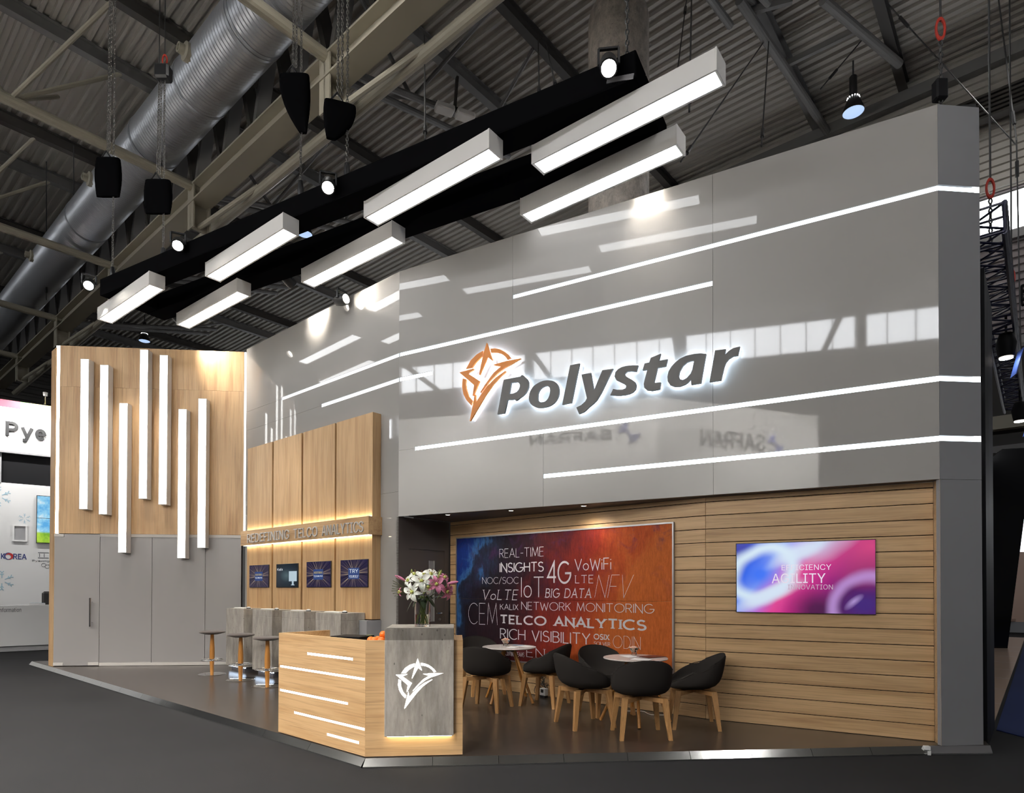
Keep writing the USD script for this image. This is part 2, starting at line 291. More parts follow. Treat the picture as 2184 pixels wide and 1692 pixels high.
part(ce, 'roof_cover', bx(X0, X1, Y0, Y1, ROOF+.2, ROOF+.25), 'roof_paint')
for k in range(-2, 6):                                # purlins below the sheet, two to each truss bay
    for off in (4.1, 2.3):
        a = -(off+5.55*k)
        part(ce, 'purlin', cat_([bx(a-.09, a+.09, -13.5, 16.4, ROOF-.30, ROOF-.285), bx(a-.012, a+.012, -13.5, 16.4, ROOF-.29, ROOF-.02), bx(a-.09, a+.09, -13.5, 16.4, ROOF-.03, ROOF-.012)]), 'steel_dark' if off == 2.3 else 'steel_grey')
TIE = 11.0
for k in range(-1, 6):                                # tie tubes across the hall with V braces up to the purlins
    a = -(4.1+5.55*k)
    part(ce, 'tie_tube', tube((a, -13, TIE), (a, 6.4, TIE), .11, 14), 'steel_beige')
    for yy in (-9.5, -5.4, -1.3, 2.8):
        for (da, dy) in ((0, 1.9), (0, -1.9), (1.75, 1.2), (-1.8, 1.2)):
            part(ce, 'brace', tube((a, yy, TIE), (a+da, yy+dy, ROOF-.28), .045, 8), 'steel_beige')
for k in range(-1, 5):                                # sloping tubes beyond the girder, rising to the roof
    a = -(4.1+5.55*k)
    for s in (-.35, .35):
        part(ce, 'sloping_tube', tube((a+s*.3, 6.5, TIE-.1), (a+s, 11.6, ROOF-.75), .07, 10), 'steel_grey')
    for (y_, z_, da, dy) in ((8.2, 11.45, 0, -1.4), (8.2, 11.45, 1.6, .6), (8.2, 11.45, -1.6, .6), (10.4, 12.0, 0, 1.6), (10.4, 12.0, 1.7, -.4)):
        part(ce, 'brace', tube((a, y_, z_), (a+da, y_+dy, ROOF-.28), .04, 8), 'steel_grey')
for x0_, y0_, x1_, y1_ in ((1577, 0, 1870, 440), (1755, 0, 1918, 137)):   # heavier round members near the back wall
    a, b = hall(G(x0_, y0_, 12.45)), hall(G(x1_, y1_, 12.6)); part(ce, 'roof_tube', tube(a, b, .085, 12), 'steel_grey')
for i, (x0_, y0_, x1_, y1_) in enumerate(((1595, 25, 1690, 0), (1675, 138, 1830, 62))):
    a, b = hall(G(x0_, y0_, 12.6)), hall(G(x1_, y1_, 12.6)); part(ce, 'roof_strut', beam(a, b, .08, .12), 'steel_grey')

# girder along the hall, beside the duct
gd = on(HALLF, 'roof_girder', 'beige lattice steel girder with paired plates beside the round duct', 'roof truss')
gy = 6.38
part(gd, 'bottom_chord', cat_([bx(X0, X1, gy-.22, gy+.22, 10.60, 10.64), bx(X0, X1, gy-.22, gy+.22, 11.0, 11.04), bx(X0, X1, gy-.03, gy+.03, 10.62, 11.02)]), 'steel_beige')
part(gd, 'bottom_tube', tube((X0, gy+.55, 10.5), (X1, gy+.55, 10.5), .11, 14), 'steel_beige')
part(gd, 'top_chord', bx(X0, X1, gy-.2, gy+.2, 12.55, 12.7), 'steel_beige')
for k in range(-3, 22):
    a = -4.1-5.55*.25*k
    if k % 4 == 0:
        part(gd, 'node_post', cat_([bx(a-.16, a+.16, gy-.2, gy-.17, 10.0, 11.0), bx(a-.16, a+.16, gy+.17, gy+.2, 10.0, 11.0), bx(a-.02, a+.02, gy-.2, gy+.2, 10.0, 11.0)]), 'steel_beige')
        part(gd, 'node_tube', tube((a, gy, 10.1), (a+1.9, gy+.5, 10.55), .06, 10), 'steel_beige')
    part(gd, 'gusset', bx(a-.3, a+.3, gy-.03, gy+.03, 11.0, 11.28), 'steel_beige')
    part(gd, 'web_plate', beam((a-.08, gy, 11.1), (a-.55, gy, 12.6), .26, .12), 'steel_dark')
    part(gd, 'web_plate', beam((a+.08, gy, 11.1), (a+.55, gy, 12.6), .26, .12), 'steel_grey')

# spiral duct
du = on(HALLF, 'ventilation_duct', 'big round spiral-seamed galvanised air duct running under the roof', 'duct')
dy_, dz_, dr = 5.47, 11.737, .537
prof = []
n = 440; xs = np.linspace(X0, 4., n*2+1)
rr = np.where(np.arange(n*2+1) % 2 == 0, dr, dr+.02)
ang = np.linspace(0, 2*PI, 65)[:-1]
v = np.stack([np.repeat(xs, 64), dy_+(rr[:, None]*np.cos(ang)[None]).ravel(), dz_+(rr[:, None]*np.sin(ang)[None]).ravel()], 1)
i_, j_ = np.meshgrid(np.arange(n*2), np.arange(64), indexing='ij'); q = np.stack([i_*64+j_, i_*64+(j_+1) % 64, (i_+1)*64+(j_+1) % 64, (i_+1)*64+j_], -1).reshape(-1, 4)
part(du, 'spiral_pipe', (v, q[:, ::-1]), 'duct_steel', smooth=14)
for px, py in ((470, 40), (425, 215), (330, 330), (205, 500), (600, 120)):
    a = hall(G(px, py, dz_-.3))[0]
    rg = trimesh.creation.annulus(dr-.02, dr+.03, .06, sections=40); rg.apply_transform(trimesh.transformations.rotation_matrix(PI/2, (0, 1, 0))); rg.apply_translation((a, dy_, dz_)); part(du, 'joint_ring', rg, 'duct_steel', smooth=40)
for px, py in ((400, 110), (195, 382), (68, 545)):
    a = hall(G(px, py, dz_))[0]
    noz = lathe([(.10, -.12), (.17, -.10), (.17, .0), (.10, .02), (.09, .12), (.06, .12), (.05, 0), (.05, -.12), (.10, -.12)], 20); noz.apply_transform(trimesh.transformations.rotation_matrix(PI/2, (1, 0, 0))); noz.apply_translation((a, dy_-dr-.06, dz_-.02)); part(du, 'air_nozzle', noz, 'steel_beige', smooth=40)

# walls of the hall
def rib_wall(x0, x1, z0, z1, per=.16, dep=.04):
    v, f = corrugated(x0, x1, z0, z1, per, dep); return np.stack([v[:, 0], -v[:, 2], v[:, 1]], 1), f
wb = on(HALLF, 'wall_back', kind='structure', y=Y1)
part(wb, 'upper_cladding', rib_wall(X0, X1, 9.85, 12.98), 'roof_paint')
part(wb, 'lower_cladding', rib_wall(X0, X1, 6.7, 8.75), 'roof_wall')
part(wb, 'cladding_back', bx(X0, X1, .06, .12, 6.7, 8.9), 'roof_wall'); part(wb, 'cladding_back', bx(X0, X1, .06, .12, 9.85, 13.1), 'roof_wall')
part(wb, 'sill_beam', bx(X0, X1, -.15, .05, 8.72, 8.9), 'steel_grey'); part(wb, 'eave_beam', bx(X0, X1, -.22, -.02, 12.45, 12.7), 'steel_grey'); part(wb, 'lintel_beam', bx(X0, X1, -.1, .12, 6.55, 6.72), 'steel_grey')
part(wb, 'louvre_band', cat_([bx(-6, 3.2, -.5, -.3, 11.2+.09*k, 11.25+.09*k) for k in range(6)]+[bx(-6, 3.2, -.3, -.28, 11.2, 11.75)]), 'steel_dark')
wn = on(HALLF, 'window_1', kind='structure', y=Y1)
part(wn, 'glazing', bx(X0, X1, .0, .02, 8.9, 9.75), 'daylight_dim')
for k in range(int(X0), int(X1), 2): part(wn, 'mullion', bx(k-.02, k+.02, -.03, 0, 8.9, 9.75), 'steel_grey')
wf = on(HALLF, 'wall_front', kind='structure', y=Y0)
part(wf, 'cladding', bx(X0, X1, -.1, 0, -.08, 11.5), 'steel_grey'); part(wf, 'cladding', bx(X0, X1, -.1, 0, 12.75, 13.1), 'steel_grey')
w2 = on(HALLF, 'window_2', kind='structure', y=Y0)
part(w2, 'glazing', bx(X0, X1, -.05, -.03, 11.5, 12.75), 'daylight')
rnd = random.Random(3)
for k in range(int(X0), int(X1)): part(w2, 'mullion', bx(k-.02, k+.02, -.03, .03, 11.5, 12.75), 'steel_grey')
for k in range(8): a = X0+4+k*7.; part(w2, 'column', bx(a-.18, a+.18, -.03, .4, 0, 12.9), 'steel_grey')
wl = on(HALLF, 'wall_left', kind='structure', x=X0)
v, f = corrugated(Y0, Y1, 0, 13, .35, .08); part(wl, 'cladding', (np.stack([v[:, 2], v[:, 0], v[:, 1]], 1), f[:, ::-1]), 'steel_dark'); part(wl, 'cladding_back', bx(-.1, -.02, Y0, Y1, 0, 13), 'steel_dark')
wr = on(HALLF, 'wall_right', kind='structure', x=X1)
part(wr, 'cladding', bx(0, .1, Y0, Y1+16, -.08, 13), 'steel_grey')
# concrete column behind the stand
c_ = G(1319, 20, 12); colm = thing('concrete_column', 'thick round raw concrete column rising behind the stand to the roof', 'column', (c_[0], c_[1], -.08))
part(colm, 'shaft', lathe([(0, 0), (.54, 0), (.54, 11.85), (.50, 12.0), (0, 12.05)], 48), 'raw_concrete', smooth=40)
part(colm, 'steel_head', bx(-.25, .25, -.25, .25, 12.0, 13.0), 'steel_grey')

# high-bay lamps in view
def high_bay(px, py, z, label):
    p = G(px, py, z); t = thing('high_bay_lamp', label, 'lamp', p, group='high-bay lamps')
    part(t, 'reflector', lathe([(.075, .34), (.10, .32), (.14, .22), (.20, .06), (.215, 0), (.205, 0), (.19, .06), (.13, .22), (.07, .30), (.075, .34)], 28), 'black_plastic', smooth=40)
    part(t, 'lens', lathe([(0, .02), (.17, .03), (.205, .01), (.17, -.01), (0, -.03)], 28), 'highbay_glow', smooth=40)
    part(t, 'vent_ring', cat_([trimesh.creation.icosphere(1, .014).apply_translation((.115*math.cos(a), .115*math.sin(a), .30)) for a in np.linspace(0, 2*PI, 15)[:-1]]), 'lightbox_white')
    part(t, 'blue_neck', lathe([(.0, .30), (.03, .30), (.035, .08), (0, .08)], 12), 'highbay_blue')
    part(t, 'housing', lathe([(0, .32), (.075, .32), (.075, .75), (.05, .78), (0, .78)], 20), 'black_plastic', smooth=40)
    part(t, 'stem', tube((0, 0, .78), (0, 0, ROOF-.3-p[2]), .018, 8), 'cable_dark')
for _i, (_u, _v) in enumerate(((1820, 240), (308, 728), (650, 500))):
    _p = G(_u, _v, 11.57); disk_light(f'high_bay_view_{_i}', _p, _p-[0, 0, 5], .19, 90., (.95, .97, 1.))
high_bay(1820, 240, 11.6, 'round high-bay lamp with blue glow above the right end of the grey fascia')
high_bay(308, 728, 11.6, 'small blue-edged high-bay lamp just above the wood-clad wall')
high_bay(650, 500, 11.6, 'blue high-bay lamp partly hidden between the black beams and a hanging box light')
p = G(970, 240, 11.3); t = thing('floodlight_unit', 'pale twin floodlight fixed under the sloping roof tubes', 'floodlight', p, 25)
part(t, 'bracket', cat_([beam((0, 0, .1), (.05, 0, .75), .07, .05), bx(-.4, .4, -.04, .04, .05, .1)]), 'steel_dark')
for s in (-1, 1): part(t, 'lamp_head', rbx(s*.22-.19, s*.22+.19, -.12, .12, -.06, .06, .02), 'fixture_white')

# ------------------------------------------------------------------ platform
K = np.array([*G(779, 1618)[:2], 0.]); LE = K+dB*11.45; RE = K+dC*((G(1975, 1590)-K)@dC)
deck_pts = [K, LE, LE+np.array([3.2, .9, 0]), np.array([-5.0, 13.2, 0]), EE+dP*.25, QB+FA.y*.3, COL+dC*.50+FA.y*.3, COL+dC*.50, RE+(COL-RE)*.0]
pf = thing('exhibition_platform', 'raised dark floor of the stand with a shiny steel edge', 'platform', (0, 0, 0))
part(pf, 'deck', prism(deck_pts, -.07, 0.), 'platform_floor')
def bevel(p, q, n, out, mat, skip=()):
    L = np.linalg.norm(q-p); d = (q-p)/L; o = np.array([d[1], -d[0], 0])*out
    for k in range(n):
        a, b = p+d*(L*k/n+.002), p+d*(L*(k+1)/n-.002)
        e0 = o if k > 0 else o+ (d*-.018 if mat == 'mirror_steel' else 0)
        V = [a, b, b+o, a+e0, a-[0, 0, .01], b-[0, 0, .01], b+o-[0, 0, .078], a+e0-[0, 0, .078]]
        V = [np.array(x) for x in V]; V[2][2] = V[3][2] = -.066
        m = trimesh.Trimesh(np.array(V)).convex_hull; part(pf, 'edge_trim', m, mat)
bevel(K, RE, 9, .045, 'mirror_steel'); bevel(LE, K, 13, .045, 'mirror_steel')
bevel(RE+dC*.005, COL+dC*.50-FCOL.y*(.02), 1, .03, 'aluminium')
tcn = thing('trim_corner', 'broken white plastic corner piece at the right end of the mirror edge', 'trim piece', RE-FCC.y*.01)
part(tcn, 'flap', prism([(-.05, -.03), (-.01, -.05), (.0, .0), (-.045, .01)], -.03, .004), 'paper_white'); part(tcn, 'flap', prism([(-.045, -.055), (-.02, -.07), (-.005, -.045)], -.075, -.035), 'paper_white')

# ------------------------------------------------------------------ fascia
STRIPS_A = [(-4.805, 0., 5.485, 5.540), (-6.765, -2.165, 5.046, 5.104), (-6.765, -6.143, 4.667, 4.728), (-6.473, 0., 3.588, 3.645), (-4.340, 0., 2.994, 3.051)]
def slab_wall(parent, cells, strips, mat, th, name='panel'):
    """Panels (x0, x1, z0, z1) with the LED slits cut out of them."""
    for c in cells:
        g = sbox(c[0]+.0015, c[2]+.0015, c[1]-.0015, c[3]-.0015)
        for s in strips: g = g.difference(sbox(s[0], s[2], s[1], s[3]))
        for q in getattr(g, 'geoms', [g]):
            if q.area > 1e-4: part(parent, name, extr(q, th, th), mat)
fa = on(FA, 'fascia_wall', 'wide glossy grey fascia carrying the orange star sign and lit stripes', 'wall')
xa = -6.772
slab_wall(fa, [(xa, -4.808, 4.4, TOP), (-4.808, -2.163, 4.4, TOP), (-2.163, 0, 4.4, TOP), (xa, -4.34, FB_Z, 4.4), (-4.34, -2.163, FB_Z, 4.4), (-2.163, 0, FB_Z, 4.4)] if False else
          [(xa, -4.808, 5.1045, TOP), (-4.808, -2.163, 5.1045, TOP), (-2.163, 0, 3.62, TOP), (xa, -2.163, 3.62, 5.1045), (xa, -4.34, FB_Z, 3.62), (-4.34, -2.163, FB_Z, 3.62), (-2.163, 0, FB_Z, 3.62)], STRIPS_A, 'gloss_grey', .05)
for s in STRIPS_A: part(fa, 'led_strip', bx(s[0], s[1], .012, .04, s[2], s[3]), 'led_white')
part(fa, 'carcass', bx(xa+.05, -.02, .052, .14, FB_Z+.07, TOP-.02), 'satin_grey_light')
pr = on(FCOL, 'end_pier', 'matt grey pier closing the right end of the fascia', 'pier')
slab_wall(pr, [(0, .445, 0, FB_Z), (0, .445, FB_Z, TOP)], [(0, .445, 5.485, 5.545), (0, .445, 3.590, 3.648), (0, .445, 2.997, 3.055)], 'satin_grey', .05)
for z0_, z1_ in ((5.485, 5.545), (3.590, 3.648), (2.997, 3.055)):
    part(pr, 'led_strip', bx(0, .385, .02, .04, z0_, z1_), 'led_white'); part(pr, 'led_end_cap', bx(.387, .443, .004, .04, z0_, z1_), 'lightbox_white')
part(pr, 'carcass', bx(.16, .42, .052, .3, .0, TOP-.02), 'satin_grey')
part(pr, 'top_flap', prism([(.30, .05), (.43, .02), (.43, .12)], TOP, TOP+.05), 'black_plastic')
# left section
STRIPS_B = [(-3.423, 0., 5.046, 5.104), (-2.094, 0., 4.667, 4.728)]
sb = on(FB, 'side_wall', 'glossy grey wall section meeting the wood-clad wall at the left', 'wall')
slab_wall(sb, [(-4.775, 0, 5.075, TOP), (-4.775, 0, 4.697, 5.075), (-4.775, 0, 3.0, 4.697), (-4.775, -2.3, 0, 3.0), (-2.3, 0, 0, 3.0)], STRIPS_B, 'gloss_grey', .05)
for s in STRIPS_B: part(sb, 'led_strip', bx(s[0], s[1], .012, .04, s[2], s[3]), 'led_white')
part(sb, 'carcass', bx(-4.75, -.02, .052, .12, 0, TOP-.02), 'satin_grey_light')

# ------------------------------------------------------------------ sign on the fascia (outline laid out on the sign's own plane)
def c1(pts): return [FA.at(960+a/6.825, 700+b/6.825, -.05) for a, b in pts]
def c2(pts): return [FA.at(1260+a/6.067, 700+b/6.067, -.05) for a, b in pts]
def smooth_poly(pts, hard=(), n=6):
    return Polygon(pts).buffer(0)
def cr(pts, n=5):                                       # closed curve through points (Catmull-Rom)
    P = np.array(pts); N = len(P); out = []
    for i in range(N):
        a, b, c, d = P[i-1], P[i], P[(i+1) % N], P[(i+2) % N]
        for t in np.linspace(0, 1, n, endpoint=False): out.append(.5*((2*b)+(-a+c)*t+(2*a-5*b+4*c-d)*t*t+(-a+3*b-3*c+d)*t**3))
    return out
LET = []
P_ = Polygon(c1([(795, 762), (1040, 715)])+cr(c1([(1040, 715), (1110, 730), (1150, 780), (1159, 835), (1148, 895), (1110, 960), (1045, 1015), (960, 1048)]))[0:35]+c1([(960, 1046), (852, 1058), (808, 1247), (703, 1262)])).buffer(0)
LET.append(P_.difference(Polygon(c1([(905, 808), (985, 795), (1012, 805), (1031, 835), (1030, 865), (1015, 905), (985, 940), (940, 958), (876, 968)]))))
LET.append(Polygon(cr(c1([(1455, 770), (1530, 788), (1582, 840), (1602, 920), (1590, 1000), (1545, 1080), (1470, 1138), (1380, 1165), (1290, 1168), (1212, 1135), (1170, 1080), (1162, 1010), (1180, 930), (1235, 850), (1320, 795), (1390, 774)]))).difference(Polygon(cr(c1([(1410, 852), (1450, 865), (1468, 900), (1465, 960), (1440, 1030), (1395, 1078), (1335, 1088), (1300, 1065), (1290, 1010), (1303, 940), (1345, 882)])))))
LET.append(Polygon(c1([(1760, 552), (1897, 525), (1782, 1097), (1645, 1122)])))
LET.append(Polygon(c1([(1925, 688), (2060, 660), (2108, 908)])+c2([(160, 555), (298, 535), (150, 840), (90, 940), (40, 990), (0, 1022)])+c1([(1960, 1230), (1888, 1257), (1850, 1165), (1920, 1130), (1980, 1075), (2003, 1030)])))
LET.append(Polygon(c2([(622, 493), (600, 572), (530, 568), (480, 574), (450, 600), (462, 630), (500, 655), (545, 680), (585, 710), (600, 750), (590, 800), (555, 838), (510, 860), (450, 875), (370, 882), (262, 875), (300, 795), (350, 806), (420, 805), (460, 788), (468, 758), (445, 735), (390, 708), (340, 682), (318, 635), (330, 580), (365, 540), (410, 515), (470, 499), (550, 491)])))
LET.append(Polygon(c2([(912, 342), (892, 432), (1002, 412), (980, 505), (875, 525), (832, 700), (838, 716), (915, 712), (902, 802), (800, 820), (735, 812), (700, 780), (695, 730), (705, 680), (740, 548), (680, 555), (705, 468), (765, 455), (785, 395)])))
LET.append(Polygon(c2([(1500, 345), (1435, 722), (1308, 742), (1303, 675), (1270, 710), (1230, 738), (1160, 765), (1090, 768), (1035, 745), (1005, 700), (999, 640), (1015, 570), (1050, 510), (1100, 455), (1160, 405), (1240, 368), (1350, 344), (1430, 338)])).difference(Polygon(c2([(1342, 432), (1322, 545), (1300, 600), (1250, 655), (1200, 682), (1163, 672), (1148, 635), (1160, 570), (1200, 500), (1255, 452), (1300, 437)]))))
LET.append(Polygon(c2([(1615, 300), (1753, 283), (1742, 355), (1790, 308), (1850, 270), (1935, 250), (1910, 365), (1850, 375), (1795, 408), (1757, 455), (1735, 510), (1693, 685), (1543, 707)])))
A94 = lambda pts: [((860+a/9.4-560)*4.368, (1360+b/9.4-1280)*4.368) for a, b in pts]
EMB = [A94([(288, 422), (377, 662), (365, 667), (300, 612), (180, 828), (168, 826), (235, 560)]),
       A94([(345, 512), (420, 520), (500, 550), (570, 595), (620, 640), (662, 695), (612, 705), (575, 655), (520, 612), (450, 580), (357, 567)]),
       [(1418, 590), (1370, 605), (1325, 635), (1291, 682), (1335, 682), (1360, 655), (1390, 635), (1412, 622)],
       [(1266, 738), (1261, 790), (1272, 840), (1295, 880), (1331, 917), (1341, 890), (1312, 858), (1294, 812), (1289, 775), (1292, 748)],
       [(1241, 696), (1347, 689), (1345, 697), (1306, 713), (1392, 775), (1347, 860), (1341, 858), (1352, 794)],
       A94([(807, 722), (600, 718), (393, 733), (420, 745), (512, 775), (400, 840), (290, 950), (188, 1068), (200, 1077), (330, 950), (450, 860), (560, 805), (660, 775)]),
       A94([(577, 843), (420, 915), (300, 1000), (200, 1100), (122, 1190), (110, 1085), (100, 1090), (20, 1428), (34, 1427), (150, 1275), (280, 1110), (400, 985), (500, 910), (586, 855)])]
def emblem(x0, z0, x1, z1):
    gs = [Polygon(p).buffer(0) for p in EMB]; b = unary_union(gs).bounds; kx, kz = (x1-x0)/(b[2]-b[0]), (z1-z0)/(b[3]-b[1])
    return [affinity.affine_transform(g, [kx, 0, 0, -kz, x0-b[0]*kx, z1+b[1]*kz]) for g in gs]
sg = on(FA, 'fascia_sign', 'backlit company sign of dark letters with an orange star emblem', 'sign')
for g in LET:
    lt = part(sg, 'letter', extr(g, .03, -.05), 'letter_dark'); part(lt, 'halo', extr(g.buffer(-.012), .008, -.036), 'halo_led')
xl, xr = FA.at(960+153/6.825, 700+640/6.825, -.05)[0], FA.at(960+1042/6.825, 700+467/6.825, -.05)[0]
zt, zb = FA.at(960+545/6.825, 700+225/6.825, -.05)[1], FA.at(960+303/6.825, 700+1358/6.825, -.05)[1]
eb = part(sg, 'emblem', extr(unary_union(emblem(xl, zb, xr, zt)), .03, -.05), 'logo_orange', 'orange star emblem')
part(eb, 'halo', extr(unary_union([g.buffer(-.008) for g in emblem(xl, zb, xr, zt)]), .008, -.036), 'halo_led')

# ------------------------------------------------------------------ niche: soffit, plank walls, partition with door
so = thing('soffit', 'dark soffit over the seating niche with small round downlights', 'soffit')
part(so, 'board', prism([COL+FA.y*.055+FA.e*-.02, J+FA.y*.055+FA.e*.13, EE, QB+FA.y*.02, PL+FA.y*.0], FB_Z, FB_Z+.06), 'dark_partition')
for i, (px, py) in enumerate(((955, 1098.5), (1090, 1089.5), (1245, 1079.5))):
    p = G(px, py, FB_Z-.003); t = thing('downlight', ('left', 'middle', 'right')[i]+' one of the three downlights under the fascia edge', 'downlight', p, group='downlights in the niche soffit')
    part(t, 'rim', lathe([(.030, 0), (.042, -.003), (.042, .004), (.030, .004)], 20), 'chrome', smooth=True); part(t, 'bulb', lathe([(0, -.002), (.031, -.001), (.031, .003), (0, .003)], 20), 'downlight_glow'); spot(f'niche_spot_{i}', p-[0, 0, .06], p+nA*.35-[0, 0, 2.5], 70., 75., .03, .8, (1, .9, .76))
RISE = .16025
SD = float((EE-QB)@FD.e)                              # left end (negative)
pw = on(FD, 'plank_wall', 'oak plank wall behind the poster at the left of the niche', 'wall')
part(pw, 'backing', bx(SD, 0, .022, .06, 0, FB_Z), 'dark_gap')
for k in range(17):
    part(pw, 'plank', rbx(SD+.002, -.002, 0, .022, RISE*k+.004, min(RISE*(k+1)-.004, FB_Z-.002), .002), 'oak_plank')
SA = float((QB-PL)@FPA.e)
pw2 = on(FPA, 'plank_wall', 'oak plank wall around the large screen at the right of the niche', 'wall')
part(pw2, 'backing', bx(SA, 0, .022, .06, 0, FB_Z), 'dark_gap')
for k in range(17):
    part(pw2, 'plank', rbx(SA+.002, -.002, 0, .022, RISE*k+.004, min(RISE*(k+1)-.004, FB_Z-.002), .002), 'oak_plank')
jb = on(FCOL, 'side_jamb', 'narrow pale oak strip between plank wall and grey pier', 'jamb')
jd = PL-COL
def cl(X): d = X-COL; return float(d@FCOL.e), float(d@FCOL.y)
jx, jy = cl(PL)
part(jb, 'face', prism([(0.0, 0.002), (jx, jy), (jx+.05, jy+.03), (.05, .05)], 0, FB_Z), 'edge_oak')
dw = on(FDOOR, 'partition', 'dark grey partition holding the narrow-windowed door', 'partition')
DL = float((EE-J)@FDOOR.e)
dx0, dz1 = FDOOR.at(872, 1171.5); dx1, _ = FDOOR.at(948, 1174.5)
part(dw, 'panel', bx(.0, dx0-.004, 0, .05, 0, FB_Z), 'dark_partition'); part(dw, 'panel', bx(dx1+.004, DL, 0, .05, 0, FB_Z), 'dark_partition'); part(dw, 'panel', bx(dx0-.004, dx1+.004, 0, .05, dz1+.005, FB_Z), 'dark_partition')
dr_ = on(FDOOR, 'door', 'dark grey door with a slit window behind the flowers', 'door')
gx0, gz1 = FDOOR.at(915, 1196); gx1, gz0 = FDOOR.at(926.5, 1326)
part(dr_, 'leaf', extr(sbox(dx0, 0.01, dx1, dz1).difference(sbox(gx0, gz0, gx1, gz1)), .04, .045), 'dark_partition')
part(dr_, 'slit_window', bx(gx0, gx1, .02, .026, gz0, gz1), 'frosted_glass')
part(dr_, 'window_bead', cat_([bx(gx1-.006, gx1, -.004, .03, gz0, gz1), bx(gx0, gx0+.006, -.004, .03, gz0, gz1)]), 'fixture_trim')
hx, hz = FDOOR.at(938, 1308)
part(dr_, 'handle', cat_([tube((hx, .005, hz), (hx, -.05, hz), .009, 8), tube((hx, -.05, hz), (hx-.11, -.05, hz), .009, 8)]), 'chrome')
part(dr_, 'lock', tube((hx, .01, hz-.10), (hx, -.008, hz-.10), .022, 14), 'brushed_steel')

# poster
po = on(FD, 'wall_poster', 'large abstract red and blue poster covered in white telecom words', 'poster')
px0, pz1 = FD.at(974.5, 1149, -.03); px1, _ = FD.at(1433.5, 1117.5, -.03); pz1 = 2.335; pz0 = .47
def poster_mat():
    g = NG(); tc = g('texture_coordinate'); sp = g('separate_xyz', vector=tc+'.object')
    m1 = g('mapping', vector=tc+'.object', scale=(1.3, 1, 1.1)); n1 = g('noise_texture', vector=m1+'.vector', scale=1.1, detail=5., roughness=.62, distortion=.6)
    m2 = g('mapping', vector=tc+'.object', scale=(16, 1, 3.)); n2 = g('noise_texture', vector=m2+'.vector', scale=1., detail=6., roughness=.7)
    u = g('map_range', value=sp+'.x', from_min=px0, from_max=px1, to_min=0., to_max=1.); w = g('map_range', value=sp+'.z', from_min=pz0, from_max=pz1, to_min=0., to_max=1.)
    a = g('math', math_type='multiply_add', value1=n1+'.fac', value2=.50, value3=u+'.result'); a2 = g('math', math_type='multiply_add', value1=n2+'.fac', value2=.20, value3=a+'.value'); a3 = g('math', math_type='multiply_add', value1=w+'.result', value2=-.26, value3=a2+'.value'); a3 = g('math', math_type='add', value1=a3+'.value', value2=-.03)
    r = g('rgb_ramp', fac=a3+'.value', ramp=[(.16, (.008, .025, .15)), (.22, (.03, .10, .24)), (.27, (.014, .02, .045)), (.36, (.010, .007, .011)), (.52, (.022, .006, .010)), (.64, (.085, .010, .012)), (.80, (.21, .020, .010)), (.94, (.36, .062, .014)), (1., (.42, .10, .02))])
    n3 = g('noise_texture', vector=m1+'.vector', scale=2.6, detail=6., roughness=.7, distortion=1.); t3 = g('map_range', value=n3+'.fac', from_min=.52, from_max=.72, to_min=0., to_max=.8, clamp=True)
    wt = g('map_range', value=w+'.result', from_min=.45, from_max=.95, to_min=0., to_max=1., clamp=True); f3 = g('math', math_type='multiply', value1=t3+'.result', value2=wt+'.result')
    mx = g('mix_color', blend_type='mix', fac=f3+'.value', a=r+'.color', b=(.045, .012, .06))
    n4 = g('noise_texture', vector=m2+'.vector', scale=2.5, detail=4., roughness=.8); br = g('map_range', value=n4+'.fac', from_min=.3, from_max=.7, to_min=.75, to_max=1.3); fin = g('vector_math', math_type='scale', vector1=mx+'.result', scale=br+'.result')
    p = g('principled_bsdf', base_color=fin+'.vector', roughness=.55, specular_ior_level=.12); M['poster_print'] = g.mat('poster_print', p+'.BSDF')
poster_mat()
zs = FD.at(976, 1276.8, -.03)[1]
part(po, 'print_panel', bx(px0, px1, -.025, 0, zs+.0015, pz1), 'poster_print'); part(po, 'print_panel', bx(px0, px1, -.025, 0, pz0, zs-.0015), 'poster_print')
for a in (bx(px0-.02, px0, -.035, .0, pz0-.02, pz1+.02), bx(px1, px1+.02, -.035, .0, pz0-.02, pz1+.02), bx(px0, px1, -.035, .0, pz1, pz1+.02), bx(px0, px1, -.035, .0, pz0-.02, pz0)): part(po, 'frame_rail', a, 'aluminium')
def word(s, lb, rt, lt=None, rb=None, weight=.05, serif=False, shear=0.):
    """Corners read in the 500 x 400 pixel view of the poster."""
    f = lambda q: FD.at(950+q[0]/4.23, 1100+q[1]/4.23, -.026)
    x0, z0 = f(lb); x1, z1 = f(rt)
    if lt: z1 = (z1+f((lb[0], lt))[1])/2
    if rb: z0 = (z0+f((rt[0], rb))[1])/2
    ws = stroke_words(s, weight, serif, shear); a = unary_union(ws).bounds; kx, kz = (x1-x0)/(a[2]-a[0]), (z1-z0)/(a[3]-a[1])
    for u in ws: part(po, 'word', extr(affinity.affine_transform(u, [kx, 0, 0, kz, x0-a[0]*kx, z0-a[1]*kz]), .0012, -.0252), 'poster_white')
word('REAL-TIME', (487, 382), (885, 280), 295, 370, .055); word('INSIGHTS', (488, 522), (888, 407), None, None, .12); word('4G', (912, 618), (1135, 393), None, None, .10); word('VoWiFi', (1165, 502), (1495, 378), None, None, .075)
word('NOC/SOC', (332, 620), (660, 550), None, None, .06); word('IoT', (682, 740), (885, 550), None, None, .055); word('LTE', (1165, 612), (1333, 535), None, None, .09, True); word('NFV', (1345, 745), (1700, 528), None, None, .022, False, .26)
